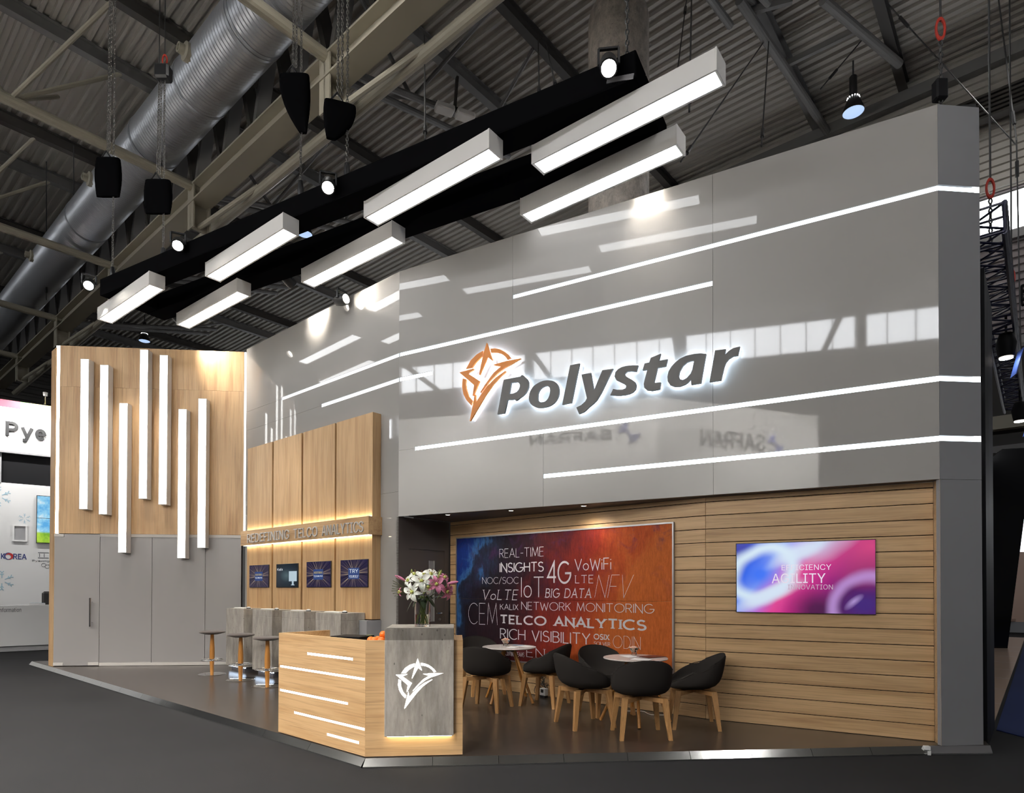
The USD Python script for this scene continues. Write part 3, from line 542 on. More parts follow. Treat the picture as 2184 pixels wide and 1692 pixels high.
word('VoLTE', (335, 765), (660, 668), None, None, .085, True, .18); word('BIG DATA', (895, 742), (1320, 650), None, None, .12, True, .16); word('CEM', (207, 978), (470, 788), None, None, .03); word('KALIX', (492, 850), (658, 797), None, None, .09)
word('NETWORK MONITORING', (684, 855), (1885, 792), 775, 890, .075); word('TELCO ANALYTICS', (497, 990), (1815, 930), 882, 1050, .20, True); word('RICH VISIBILITY', (492, 1122), (1308, 1060), 1018, 1174, .09); word('OSIX', (1337, 1118), (1482, 1073), None, None, .2, True)
word('ODIN', (1512, 1198), (1760, 1092), 1078, 1212, .035); word('SOLVER', (1340, 1170), (1487, 1145), None, None, .10); word('EN', (730, 1280), (905, 1200), None, None, .07, True); word('EXECUTIVE TEAMS', (500, 1262), (712, 1235), None, None, .10)

# large screen
tv = on(FPA, 'wall_screen', 'large flat screen showing pink and blue swirls on the plank wall', 'screen')
q = [FPA.at(*p, -.03) for p in ((1569, 1159), (1868, 1150.5), (1868, 1311), (1570, 1306.5))]
tx0, tx1, tz0, tz1 = (q[0][0]+q[3][0])/2, (q[1][0]+q[2][0])/2, (q[2][1]+q[3][1])/2, (q[0][1]+q[1][1])/2
def ell(g, sp, cx, cz, rx, rz, rot):
    """Distance in an ellipse's own radius; 1 on its outline."""
    c, s_ = math.cos(rot), math.sin(rot)
    dx = g('math', math_type='subtract', value1=sp+'.x', value2=cx); dz = g('math', math_type='subtract', value1=sp+'.z', value2=cz)
    u1 = g('math', math_type='multiply', value1=dx+'.value', value2=c/rx); u = g('math', math_type='multiply_add', value1=dz+'.value', value2=s_/rx, value3=u1+'.value')
    v1 = g('math', math_type='multiply', value1=dx+'.value', value2=-s_/rz); v_ = g('math', math_type='multiply_add', value1=dz+'.value', value2=c/rz, value3=v1+'.value')
    uu = g('math', math_type='multiply', value1=u+'.value', value2=u+'.value'); d2 = g('math', math_type='multiply_add', value1=v_+'.value', value2=v_+'.value', value3=uu+'.value')
    return g('math', math_type='sqrt', value1=d2+'.value')
def screen_mat():
    g = NG(); tc = g('texture_coordinate'); n = g('noise_texture', vector=tc+'.object', scale=2.2, detail=1.5); o = g('vector_math', math_type='scale', vector1=n+'.color', scale=.10); vv = g('vector_math', math_type='add', vector1=tc+'.object', vector2=o+'.vector'); sp = g('separate_xyz', vector=vv+'.vector')
    w, h = tx1-tx0, tz1-tz0; ox, oz = .05, .05
    u = g('map_range', value=sp+'.x', from_min=tx0+ox, from_max=tx1+ox, to_min=0., to_max=1.); t = g('map_range', value=sp+'.z', from_min=tz0+oz, from_max=tz1+oz, to_min=0., to_max=1.)
    a = g('math', math_type='multiply_add', value1=t+'.result', value2=-.38, value3=u+'.result'); a = g('math', math_type='add', value1=a+'.value', value2=.30)
    base = g('rgb_ramp', fac=a+'.value', ramp=[(0., (.004, .02, .42)), (.16, (.02, .12, .85)), (.30, (.25, .38, .95)), (.44, (.50, .18, .75)), (.56, (.80, .06, .32)), (.70, (.62, .02, .26)), (.84, (.32, .008, .20)), (1., (.10, .004, .12))])
    tr = ell(g, sp, tx0+ox+w*.98, tz0+oz+h*.9, w*.38, h*.62, 0.); k = g('map_range', value=tr+'.value', from_min=0., from_max=1., to_min=.9, to_max=0., clamp=True); c_ = g('mix_color', blend_type='mix', fac=k+'.result', a=base+'.color', b=(.75, .06, .24))
    up = ell(g, sp, tx0+ox+w*.62, tz0+oz+h*.98, w*.34, h*.30, .35); k = g('map_range', value=up+'.value', from_min=0., from_max=1., to_min=.85, to_max=0., clamp=True); c_ = g('mix_color', blend_type='mix', fac=k+'.result', a=c_+'.result', b=(.55, .75, 1.))
    dk = ell(g, sp, tx0+ox+w*.60, tz0+oz+h*.05, w*.26, h*.34, 0.); k = g('map_range', value=dk+'.value', from_min=.2, from_max=1., to_min=.85, to_max=0., clamp=True); c_ = g('mix_color', blend_type='mix', fac=k+'.result', a=c_+'.result', b=(.05, .001, .05))
    def ring(cx, cz, rx, rz, rot, wd, col, st, c_):
        d = ell(g, sp, tx0+ox+w*cx, tz0+oz+h*cz, w*rx, h*rz, rot); e = g('math', math_type='subtract', value1=d+'.value', value2=1.); e = g('math', math_type='absolute', value1=e+'.value'); k = g('map_range', range_type='smoothstep', value=e+'.value', from_min=0., from_max=wd, to_min=st, to_max=0., clamp=True)
        return g('mix_color', blend_type='mix', fac=k+'.result', a=c_+'.result', b=col)
    pb = ell(g, sp, tx0+ox+w*.18, tz0+oz+h*.55, w*.15, h*.24, .6); k = g('map_range', value=pb+'.value', from_min=.2, from_max=1.1, to_min=.9, to_max=0., clamp=True); c_ = g('mix_color', blend_type='mix', fac=k+'.result', a=c_+'.result', b=(.02, .16, 1.))
    c_ = ring(.20, .56, .24, .33, .55, .42, (.72, .88, 1.), .95, c_); sw_ = ell(g, sp, tx0+ox+w*.24, tz0+oz+h*.22, w*.34, h*.13, .42); k = g('map_range', range_type='smoothstep', value=sw_+'.value', from_min=.2, from_max=1.1, to_min=.92, to_max=0., clamp=True); c_ = g('mix_color', blend_type='mix', fac=k+'.result', a=c_+'.result', b=(.72, .84, 1.)); sw_ = ell(g, sp, tx0+ox+w*.47, tz0+oz+h*.85, w*.30, h*.13, .45); k = g('map_range', range_type='smoothstep', value=sw_+'.value', from_min=.2, from_max=1.1, to_min=.8, to_max=0., clamp=True); c_ = g('mix_color', blend_type='mix', fac=k+'.result', a=c_+'.result', b=(.72, .86, 1.))
    bl = ell(g, sp, tx0+ox+w*.93, tz0+oz+h*.13, w*.20, h*.28, .4); k = g('map_range', value=bl+'.value', from_min=.2, from_max=1., to_min=.85, to_max=0., clamp=True); c_ = g('mix_color', blend_type='mix', fac=k+'.result', a=c_+'.result', b=(.05, .02, .22))
    c_ = ring(.93, .13, .22, .36, .55, .35, (.55, .32, .75), .8, c_)
    ct = ell(g, sp, tx0+ox+w*.86, tz0+oz+h*.17, w*.09, h*.06, .8); k = g('map_range', value=ct+'.value', from_min=0., from_max=1., to_min=.8, to_max=0., clamp=True); c_ = g('mix_color', blend_type='mix', fac=k+'.result', a=c_+'.result', b=(.55, .38, .8))
    p = g('principled_bsdf', base_color=(.01, .01, .012), roughness=.2, emission_color=c_+'.result', emission_strength=.85); M['swirl_screen'] = g.mat('swirl_screen', p+'.BSDF')
screen_mat(); emit('screen_text', (.95, .85, 1.), .75); emit('screen_text_dim', (.95, .70, .9), .5)
part(tv, 'display', bx(tx0+.008, tx1-.004, -.03, -.02, tz0+.004, tz1-.008), 'swirl_screen'); part(tv, 'case', bx(tx0, tx1, -.029, -.001, tz0, tz1), 'black_plastic')
for s_, a, b, mt in (('EFFICIENCY', (477, 334), (780, 296), 'screen_text'), ('AGILITY', (418, 412), (745, 350), 'screen_text'), ('INNOVATION', (515, 450), (790, 420), 'screen_text_dim')):
    x0, z0 = FPA.at(1500+a[0]/2.858, 1100+a[1]/2.858, -.031); x1, z1 = FPA.at(1500+b[0]/2.858, 1100+b[1]/2.858, -.031); part(tv, 'screen_word', inter_text(s_, x0, z0, x1, z1, .001, -.0302), mt)

# ------------------------------------------------------------------ wood-clad wall, frosted glass front
gz = 2.605
ww = on(FG, 'timber_wall', 'tall oak-clad wall above the frosted glass, carrying vertical light boxes', 'wall')
wx0, wx1 = FG.at(126.9, 900)[0], FG.at(519.5, 900)[0]
cols = np.linspace(wx0, wx1, 4)
for a, b in zip(cols[:-1], cols[1:]):
    part(ww, 'panel', bx(a+.001, b-.001, 0, .03, gz, 5.50), 'oak_vertical'); part(ww, 'panel', bx(a+.001, b-.001, 0, .03, 5.503, 6.305), 'oak_vertical')
part(ww, 'led_edge', bx(wx0-.075, wx0-.004, .012, .03, gz, 6.305), 'wall_lightbox'); part(ww, 'led_edge', bx(wx1+.004, wx1+.055, .012, .03, gz, 6.305), 'led_white')
part(ww, 'carcass', bx(wx0-.07, wx1+.05, .032, .12, gz, 6.29), 'oak_vertical')
rt_o = FG.world(wx0-.08); 
a0, a1 = 0., 1.2
for _ in range(50):
    tt = (a0+a1)/2; X = rt_o+dB*tt; u = 1092+FPX*X[0]/X[1]
    if u > 104.9: a0 = tt
    else: a1 = tt
FRT = Frame(rt_o, -dB)
rt = on(FRT, 'timber_return', 'narrow oak side return at the far left corner of the stand', 'wall')
part(rt, 'panel', bx(-tt, 0, 0, .03, 0, gz), 'oak_vertical'); part(rt, 'panel', bx(-tt, 0, 0, .03, gz+.002, 6.26), 'oak_vertical')
gs = on(FG, 'glass_front', 'row of frosted grey glass panes with a hinged door at the left', 'glass front')
b_ = [FG.at(x, 1300)[0] for x in (113.5, 212, 323.5, 437.2)]+[3.36]
dl = part(gs, 'door_pane', bx(b_[0]+.01, b_[1]-.004, 0, .012, .012, gz-.012), 'frosted_glass')
hx_, _ = FG.at(197, 1300)
part(dl, 'pull_handle', cat_([tube((hx_, -.075, .78), (hx_, -.075, 1.34), .018, 14), tube((hx_, -.075, .86), (hx_+.0, .0, .86), .009, 8), tube((hx_, -.075, 1.26), (hx_, .0, 1.26), .009, 8)]), 'chrome', smooth=40)
for a, b, z0_, z1_ in ((b_[0]+.01, b_[0]+.19, gz-.065, gz-.012), (b_[0]+.01, b_[0]+.19, .012, .07), (b_[1]-.20, b_[1]-.004, .012, .07)): part(dl, 'patch_fitting', rbx(a, b, -.012, .024, z0_, z1_, .003), 'rail_satin')
for a, b in zip(b_[1:-1], b_[2:]): part(gs, 'pane', bx(a+.004, b-.004, 0, .012, .05, gz-.05), 'frosted_glass')
part(gs, 'top_rail', bx(b_[1]+.005, b_[4], -.012, .03, gz-.062, gz-.004), 'rail_satin'); part(gs, 'bottom_rail', bx(b_[1]+.005, b_[4], -.012, .03, .005, .062), 'rail_satin')
part(gs, 'inner_lining', bx(b_[0], b_[4], .05, .08, 0, gz), 'dark_partition')
WN = ('first', 'second', 'third', 'fourth', 'fifth', 'sixth', 'seventh')
NOTE = ('', '', ', hanging low over the glass', ', touching the wall top', '', ', reaching lowest over the glass', ', nearest the grey wall')
FGF = Frame(FG.world(0, -.18), dC)
for i, (xl_, yt_, xb_, yb_) in enumerate(((173.8, 765.5, 166.4, 1086.4), (214.6, 778, 209, 1097.5), (255, 859.8, 250.6, 1179.2), (299.8, 745.5, 294, 1064), (341, 757, 337, 1076.4), (381, 872.5, 377, 1191), (423.8, 850, 419.6, 1169))):
    x0, z1 = FGF.at(xl_, yt_); x1, z0 = FGF.at(xb_, yb_); x0 = (x0+x1)/2
    t = on(FG, 'wall_light_box', WN[i]+' vertical light box from the left on the oak wall'+NOTE[i], 'light box', x0, 0, z0, group='vertical light boxes on the oak wall')
    L = z1-z0
    part(t, 'housing', cat_([bx(0, .008, -.18, -.012, 0, L), bx(.15, .158, -.18, -.012, 0, L), bx(.008, .15, -.18, -.012, 0, .008), bx(.008, .15, -.18, -.012, L-.008, L), bx(.008, .15, -.03, -.012, .008, L-.008)]), 'fixture_white')
    part(t, 'diffuser', bx(.009, .149, -.178, -.165, .009, L-.009), 'wall_lightbox')
    part(t, 'wall_standoff', bx(.05, .10, -.012, 0.001, L*.2, L*.25), 'fixture_trim')

# ------------------------------------------------------------------ hanging box lights and the black frame
BZ = 6.4
HB = (('a', (1132, 350.5), (1531, 146.5), 'hanging white box light nearest the aisle at upper right, largest in view'), ('b', (1111, 460), (1442.5, 303.5), 'hanging white box light just above the middle of the fascia top edge'),
      ('c', (776, 464.5), (1043, 314.5), 'hanging white box light second from the right in the aisle-side row'), ('d', (641, 601), (837, 504), 'middle hanging box light of the row along the fascia'),
      ('e', (437, 589), (604, 486.5), 'hanging white box light third from the right in the aisle-side row'), ('g', (208, 681), (317.5, 606), 'hanging white box light at the far left end of the aisle-side row'), ('f', (375.5, 692), (505.5, 621.5), 'leftmost hanging box light of the row along the fascia'))
S2 = math.radians(52.35); eL = np.array([math.sin(S2), -math.cos(S2), 0])
BC = {}
for k_, a, b, lab in HB:
    A, B = G(*a, BZ), G(*b, BZ); mid = (A+B)/2; L = 2.135; F = Frame(mid-eL*L/2, eL); BC[k_] = mid+np.array([-eL[1], eL[0], 0])*.12
    t = on(F, 'hanging_light_box', lab, 'light box', z=BZ, group='box lights hung under the black frame')
    w, h = .243, .215
    part(t, 'housing', cat_([rbx(0, L, 0, .012, 0, h, .002), rbx(0, L, w-.012, w, 0, h, .002), bx(.0, L, .012, w-.012, h-.012, h)]), 'fixture_white')
    for x0 in (0, L-.012): part(t, 'end_plate', rbx(x0-.003, x0+.015, -.003, w+.003, -.004, h+.003, .002), 'fixture_white')
    part(t, 'bottom_frame', cat_([bx(.013, L-.013, .010, .02, .001, .02), bx(.013, L-.013, w-.02, w-.010, .001, .02), bx(.013, .022, .01, w-.01, .001, .02), bx(L-.022, L-.013, .01, w-.01, .001, .02)]), 'fixture_trim')
    part(t, 'diffuser', bx(.022, L-.022, .02, w-.02, .008, .02), 'lightbox_white')
FF = Frame((0, 0, 0), -dA)
def ffx(X): return float(X@FF.e), float(X@FF.y)
fr_ = on(FF, 'lighting_frame', 'black fabric-wrapped truss frame carrying the hanging box lights', 'truss frame')
fx0, fx1 = -11.5, -1.9
for ya, yb in ((5.965, 6.315), (6.78, 7.13)): part(fr_, 'wrapped_beam', rbx(fx0, fx1, ya, yb, 6.62, 6.91, .01), 'black_fabric', smooth=False)
for a in (fx0, fx1-.35): part(fr_, 'cross_beam', rbx(a, a+.35, 6.316, 6.779, 6.62, 6.91, .01), 'black_fabric')
part(fr_, 'end_flap', cat_([beam((fx1-.02, 5.96, 6.64), (fx1-.30, 5.96, 6.70), .01, .05)]), 'aluminium')
def spot_lamp(p, q, label, glow=True):
    """Can spotlight at p shining at q."""
    d = np.array(q, float)-p; d /= np.linalg.norm(d)
    t = thing('spotlight', label, 'spotlight', p, group='spotlights on the black frame'); 
    z = d; x = np.cross([0, 0, 1.], z); x /= np.linalg.norm(x); y = np.cross(z, x); T = np.eye(4); T[:3, 0], T[:3, 1], T[:3, 2] = x, y, z
    def mm(m): m = m.copy(); m.apply_transform(T); return m
    part(t, 'can', mm(lathe([(.075, .10), (.09, .10), (.09, -.02), (.07, -.12), (.03, -.16), (0, -.16), (0, -.14), (.06, -.11), (.078, -.02), (.075, .10)], 20)), 'black_plastic', smooth=40)
    part(t, 'bulb', mm(lathe([(0, .070), (.05, .06), (.074, .04), (0, .0)], 20)), 'spot_glow')
    part(t, 'yoke', cat_([beam((0, 0, .0)+x*.10, np.array((0, 0, .16))+x*.10, .02, .03), beam((0, 0, .0)-x*.10, np.array((0, 0, .16))-x*.10, .02, .03), beam(np.array((0, 0, .16))-x*.10, np.array((0, 0, .16))+x*.10, .03, .02)]), 'black_plastic')
    return t
FT_ = ((-.9, 5.9, .6), (-2.6, 7.6, .3), (-4.8, 10.4, .5), (-7.2, 12.3, 2.2))
for i, (px, py, lab) in enumerate(((1298, 138, 'glaring spotlight above the right end of the black frame'), (700, 395, 'glaring spotlight on the middle of the aisle-side black beam'), (380, 520, 'glaring spotlight on the left part of the aisle-side black beam'), (190, 606, 'spotlight at the far left corner of the black frame'))):
    p = W(FF.world(0, 5.85), dA, px, py); spot_lamp(p, (p[0]*.6, p[1]*.5, 2.0), lab)
    spot(f'frame_spot_{i}', p+(np.array(FT_[i])-p)*.03, FT_[i], (330., 520., 520., 420.)[i], 33.)
for i, (px, py, lab, tg) in enumerate(((615, 598, 'spotlight under the black beam lighting the left of the fascia', (680, 668)), (729, 640, 'spotlight at the top edge of the grey side wall', (960, 575)), (374, 673, 'spotlight at the left end of the fascia-side beam', (470, 790)))):
    p = W(FF.world(0, 7.22 if i != 1 else 7.5), dA, px, py)
    q_ = W(J, dB, *tg) if i == 0 else (W(COL, dA, *tg) if i == 1 else W(GL, dC, 480, 780))
    spot_lamp(p, q_, lab); d_ = (q_-p)/np.linalg.norm(q_-p); spot(f'wash_spot_{i}', p+d_*.13, q_, (420., 300., 330.)[i], 36., .05, 1.)
p = W(FF.world(0, 7.2), dA, 1366, 330); q_ = W(COL, dA, 1385, 440); spot_lamp(p, q_, 'spotlight hidden above the right box light, washing the fascia top'); spot('wash_spot_3', p+(q_-p)/np.linalg.norm(q_-p)*.13, q_, 170., 36., .05, 1.)

# ------------------------------------------------------------------ demo panels, header, screens, pods, stools
FPW = Frame(FB.world(0, -.16), -dB); FHD = Frame(FB.world(0, -.19), -dB)
PT = FPW.at(794.6, 879.1)[1]; PB = 1.06
HT, HBm = FHD.at(793.8, 1101.4)[1], FHD.at(793.6, 1140.2)[1]
pxs = ((528.2, 580.3), (583.6, 643), (646.5, 714), (717.6, 794.6))
pn = on(FB, 'demo_wall', 'oak panel wall with four screens and a lettered header', 'display wall')
for a, b in pxs:
    x0, x1 = FPW.at(a, 1000)[0], FPW.at(b, 1000)[0]
    part(pn, 'upper_panel', bx(x0, x1, -.16, -.002, HT-.02, PT), 'oak_vertical'); part(pn, 'lower_panel', bx(x0, x1, -.16, -.002, PB, HBm+.02), 'oak_vertical')
xL, xR = FPW.at(528.2, 1000)[0], FPW.at(794.6, 1000)[0]
part(pn, 'gap_back', bx(xL+.02, xR-.02, -.02, -.001, PB+.02, PT-.03), 'dark_gap')
hL, hR = FHD.at(520.3, 1150)[0], FHD.at(793.7, 1120)[0]
hd = part(pn, 'header', bx(hL, hR, -.255, -.165, HBm, HT), 'oak_horizontal'); part(pn, 'header_end', bx(hR-.08, hR, -.165, -.001, HBm, HT), 'oak_horizontal')
for z in (HT+.001, HBm-.011): part(hd, 'cove_led', bx(hL+.02, hR-.03, -.205, -.175, z, z+.008), 'led_warm')
l0, r0 = FHD.at(528.8, 1158, -.066), FHD.at(776, 1111, -.066)
tl, br_ = FHD.at(528.8, 1139.5, -.066), FHD.at(776, 1135.5, -.066)
for ch, a, b in (('REDEFINING', 0, .412), ('TELCO', .452, .655), ('ANALYTICS', .693, 1.)):
    x0, x1 = l0[0]+(r0[0]-l0[0])*a, l0[0]+(r0[0]-l0[0])*b; part(hd, 'lettering', inter_text(ch, x0, (l0[1]+br_[1])/2, x1, (tl[1]+r0[1])/2, .018, -.2555), 'letter_silver', 'silver lettering')
# screens
def demo_screen_mat(name, kind, x0, x1, z0, z1):
    g = NG(); tc = g('texture_coordinate'); sp = g('separate_xyz', vector=tc+'.object'); cx, cz = (x0+x1)/2, (z0+z1)/2
    d = ell(g, sp, cx, cz, (x1-x0)*.72, (z1-z0)*.62, 0.)
    if kind == 'rays':
        dx = g('math', math_type='subtract', value1=sp+'.x', value2=cx); dz = g('math', math_type='subtract', value1=sp+'.z', value2=cz); an = g('math', math_type='arctan2', value1=dz+'.value', value2=dx+'.value')
        n = g('noise_texture', dimensions='1D', w=an+'.value', scale=7., detail=3.); rr = g('map_range', value=n+'.fac', from_min=.42, from_max=.70, to_min=0., to_max=1., clamp=True); fo = g('map_range', value=d+'.value', from_min=.25, from_max=1.25, to_min=1., to_max=.10, clamp=True)
        k = g('math', math_type='multiply', value1=rr+'.result', value2=fo+'.result'); c = g('rgb_ramp', fac=k+'.value', ramp=[(0., (.006, .005, .02)), (.25, (.04, .03, .06)), (.6, (.22, .16, .12)), (1., (.75, .65, .45))])
        tn = g('map_range', value=d+'.value', from_min=.2, from_max=1., to_min=0., to_max=.5, clamp=True); c = g('mix_color', blend_type='mix', fac=tn+'.result', a=c+'.color', b=(.03, .02, .08)); out = c+'.result'
    else:
        k = g('map_range', value=d+'.value', from_min=.0, from_max=1.1, to_min=1., to_max=0., clamp=True); c = g('rgb_ramp', fac=k+'.result', ramp=[(0., (.004, .005, .008)), (.6, (.02, .035, .05)), (1., (.09, .14, .16))]); out = c+'.color'
    p = g('principled_bsdf', base_color=(.01, .01, .012), roughness=.12, emission_color=out, emission_strength=.8); M[name] = g.mat(name, p+'.BSDF')
emit('screen_blue', (.02, .07, .28), .6); emit('screen_gold', (.75, .6, .15), .7); emit('screen_pale', (.6, .75, .85), .7); emit('screen_white', (.9, .95, 1.), .8)
SCR = (((531.7, 1206.5), (572.6, 1253.8), 'rays', 'small screen furthest left on the oak demo wall, dim'), ((589, 1203.8), (634.8, 1253.6), 'dark', 'small screen showing a white desktop computer'), ((653.5, 1199), (705, 1253.4), 'rays', 'small screen third from the left with a blue reflection'), ((725.8, 1195.3), (784.2, 1253.2), 'rays', 'small screen reading TRY YOURSELF'))
for i, (a, b, kd, lab) in enumerate(SCR):
    x0, z1 = FPW.at(*a, -.02); x1, z0 = FPW.at(*b, -.02); nm = f'demo_picture_{i+1}'; demo_screen_mat(nm, kd, x0, x1, z0, z1)
    t = on(FPW, 'demo_screen', lab, 'screen', group='demo screens')
    part(t, 'case', rbx(x0, x1, -.018, -.0005, z0, z1, .003), 'black_plastic'); part(t, 'display', bx(x0+.006, x1-.006, -.0195, -.0182, z0+.008, z1-.006), nm)
    w, h, cx, cz = x1-x0, z1-z0, (x0+x1)/2, (z0+z1)/2
    if kd == 'rays':
        part(t, 'badge', bx(cx-w*.20, cx+w*.20, -.0202, -.0196, cz-h*.20, cz+h*.20), 'screen_blue')
        if i == 3: ws = (('TRY', -.16, .16, .02, .16, 'screen_white'), ('YOURSELF', -.17, .17, -.15, -.06, 'screen_white'))
        else: ws = (('REDEFINING', -.17, .17, .03, .11, 'screen_gold'), ('TELCO ANALYTICS', -.18, .18, -.10, -.03, 'screen_white'))
        for s_, a_, b_2, c_, d_, mt in ws: part(t, 'screen_word', inter_text(s_, cx+w*a_, cz+h*c_, cx+w*b_2, cz+h*d_, .0004, -.0203), mt)
    else:
        part(t, 'screen_word', inter_text('Kalix', x0+w*.06, z0+h*.72, x0+w*.32, z0+h*.82, .0004, -.0197), 'screen_white')
        part(t, 'computer_picture', cat_([bx(x0+w*.60, x0+w*.96, -.0200, -.0197, z0+h*.26, z0+h*.68), bx(x0+w*.74, x0+w*.82, -.0200, -.0197, z0+h*.12, z0+h*.26), bx(x0+w*.70, x0+w*.86, -.0200, -.0197, z0+h*.09, z0+h*.12)]), 'screen_pale')
pl_ = on(FB, 'grey_plinth', 'low grey plinth box under the demo wall behind the concrete pods', 'plinth')
part(pl_, 'front', bx(-4.3, FB.at(813, 1330)[0], -.272, -.004, 0, 1.045), 'satin_grey_light')
FPD = Frame((-4.597, 11.05, 0), -dB)
kb_src = None
for i, t0 in enumerate((-1.0, 0., .998, 2.0)):
    lab = ('furthest concrete-look demo pod, at the left by the glass', 'second concrete-look demo pod from the left', 'third concrete-look demo pod, behind the reception counter', 'nearest concrete-look demo pod, right end of the row')[i]
    t = on(FPD, 'demo_pod', lab, 'counter', t0, 0, 0, group='concrete demo pods')
    part(t, 'body', cat_([rbx(0, .675, 0, .330, .10, 1.047, .003), rbx(0, .675, 0, .44, 1.047, 1.16, .003)]), 'concrete_laminate')
    part(t, 'base', bx(.08, .595, .07, .33, 0, .10), 'dark_partition'); part(t, 'base_led', bx(.03, .64, .045, .065, .08, .097), 'led_cool')
    o = on(FPD, 'keyboard', 'white keyboard on the '+('furthest', 'second', 'third', 'nearest')[i]+' concrete pod', 'keyboard', t0+.08, .10, 1.161, group='keyboards on the pods')
    part(o, 'tray', rbx(0, .40, 0, .15, 0, .010, .003), 'paper_white'); part(o, 'keys', rbx(.012, .388, .012, .138, .010, .016, .002), 'fixture_white')
    o = on(FPD, 'mouse', 'black and white mouse on the '+('furthest', 'second', 'third', 'nearest')[i]+' concrete pod', 'mouse', t0+.56, .15, 1.161, group='mice on the pods')
    m = trimesh.creation.icosphere(2, 1.); m.vertices = m.vertices*[.055, .035, .03]; m.vertices[:, 2] = np.maximum(m.vertices[:, 2], 0); part(o, 'shell', m, 'black_plastic', smooth=True)
    m = trimesh.creation.icosphere(2, 1.); m.vertices = m.vertices*[.045, .030, .018]+[0, 0, .018]; part(o, 'top_shell', m, 'paper_white', smooth=True)
def torus(R, r, n=40, k=10): return trimesh.creation.torus(R, r, major_sections=n, minor_sections=k)
for i, (px, py, lab) in enumerate(((452, 1438.5, 'bar stool furthest left, beside the glass front'), (513, 1450.5, 'middle bar stool of the row by the pods'), (570, 1463.5, 'bar stool partly hidden by the reception counter'))):
    p = G(px, py); t = thing('bar_stool', lab, 'stool', p, 20*i, group='bar stools at the pods')
    part(t, 'seat', lathe([(0, .735), (.19, .735), (.213, .742), (.216, .755), (.205, .768), (.15, .776), (0, .778)], 40), 'stool_fabric', smooth=50)
    part(t, 'seat_pan', lathe([(0, .712), (.10, .712), (.17, .73), (.17, .735), (0, .735)], 30), 'black_plastic', smooth=40)
    part(t, 'post', lathe([(0, .014), (.029, .014), (.033, .12), (.039, .24), (.043, .34), (.041, .46), (.033, .60), (.028, .712), (0, .712)], 24), 'honey_wood', smooth=50)
    fr = torus(.18, .009); fr.apply_translation((0, 0, .262)); fr2 = cat_([fr, lathe([(.038, .235), (.046, .238), (.046, .275), (.040, .278), (.038, .235)], 24), tube((.04, 0, .262), (.178, 0, .262), .008), tube((-.04, 0, .262), (-.178, 0, .262), .008)]); part(t, 'foot_ring', fr2, 'chrome', smooth=40)
    part(t, 'base', lathe([(0, 0), (.225, 0), (.228, .006), (.215, .011), (.03, .016), (0, .016)], 48), 'chrome', smooth=30)

# ------------------------------------------------------------------ reception counter
ct = thing('reception_counter', 'oak reception counter with five white light bars on its side', 'counter', CC, FCB.rz)
WL = -1.515; CH = 1.06
bars = ((-.965, -.193, .863, .889), (-1.487, -.009, .695, .719), (-1.487, -.266, .443, .468), (-1.206, -.006, .241, .266), (-.610, -.090, .106, .132))
g = sbox(WL, .008, 0, CH)
for a in bars: g = g.difference(sbox(a[0], a[2], a[1], a[3]))
part(ct, 'side_panel', extr(g, .04, .04), 'oak_horizontal')
for a in bars: part(ct, 'light_bar', bx(a[0], a[1], .002, .02, a[2], a[3]), 'counter_led')
part(ct, 'bar_backing', bx(WL+.03, -.03, .041, .05, .05, .95), 'dark_gap')
def loc_(X): d = np.array(X, float)-CC; return float(d@FCB.e), float(d@FCB.y)
fw = lambda x, y: loc_(FCC.world(x, y))
CR = FCC.rz-FCB.rz
part(ct, 'front_panel', prism([(.001, 0), (.88, 0), (.88, .04), (.017, .04)], .008, CH), 'oak_horizontal', loc=(0, 0, 0), rz=CR)
part(ct, 'end_panel', bx(-.62, -.041, -.08, .0, .008, CH), 'oak_horizontal', loc=(*fw(.88, 0), 0), rz=CR-90)
part(ct, 'back_panel', bx(WL, WL+.04, .041, .60, .008, CH), 'oak_horizontal')
part(ct, 'desk_top', prism([(WL+.041, .051), fw(.06, .045), fw(.79, .045), fw(.79, .55), (-.05, .56), (WL+.041, .56)], .90, .93), 'edge_oak')
cb = on(FCC, 'concrete_block', 'concrete-look block with a glowing white star emblem on the reception counter', 'counter block', 0, 0, 0)
part(cb, 'body', cat_([rbx(.177, .798, -.055, -.001, .198, 1.172, .003), rbx(.177, .798, -.055, .60, 1.062, 1.172, .003)]), 'concrete_laminate')
ex0, ez1 = FCC.at(560+1241/4.368, 1280+695/4.368, -.056); ex1, _ = FCC.at(860+806/9.4, 1437, -.056); ez1 = FCC.at(890, 1360+422/9.4, -.056)[1]; ez0 = FCC.at(862, 1360+1430/9.4, -.056)[1]
part(cb, 'emblem', extr(unary_union(emblem(ex0, ez0, ex1, ez1)), .004, -.0545), 'counter_led', 'glowing white star emblem')
part(cb, 'under_led', bx(.20, .78, -.04, -.02, .190, .197), 'led_warm')
# things on the counter
VP = G(901, 1336.5, 1.172); VP[2] = 1.173
vs = thing('flower_vase', 'clear glass cylinder vase holding the lilies on the concrete block', 'vase', VP)
part(vs, 'glass', lathe([(0, 0), (.070, 0), (.073, .004), (.076, .265), (.0725, .265), (.069, .022), (0, .018)], 40), 'clear_glass', smooth=50)
part(vs, 'water', lathe([(0, .021), (.067, .024), (.0685, .115), (0, .115)], 32), 'water', smooth=50)
rnd = random.Random(5)
bq = thing('bouquet_greenery', 'green stems, lily leaves and dark palm fronds filling the glass vase', 'foliage', VP)
for k in range(13):
    a = rnd.uniform(0, 2*PI); r0_, r1_ = rnd.uniform(.01, .05), rnd.uniform(.01, .055); part(bq, 'stem', tube((r0_*math.cos(a+2), r0_*math.sin(a+2), .026), (r1_*math.cos(a), r1_*math.sin(a), .29), .0045, 6), 'stem_green')
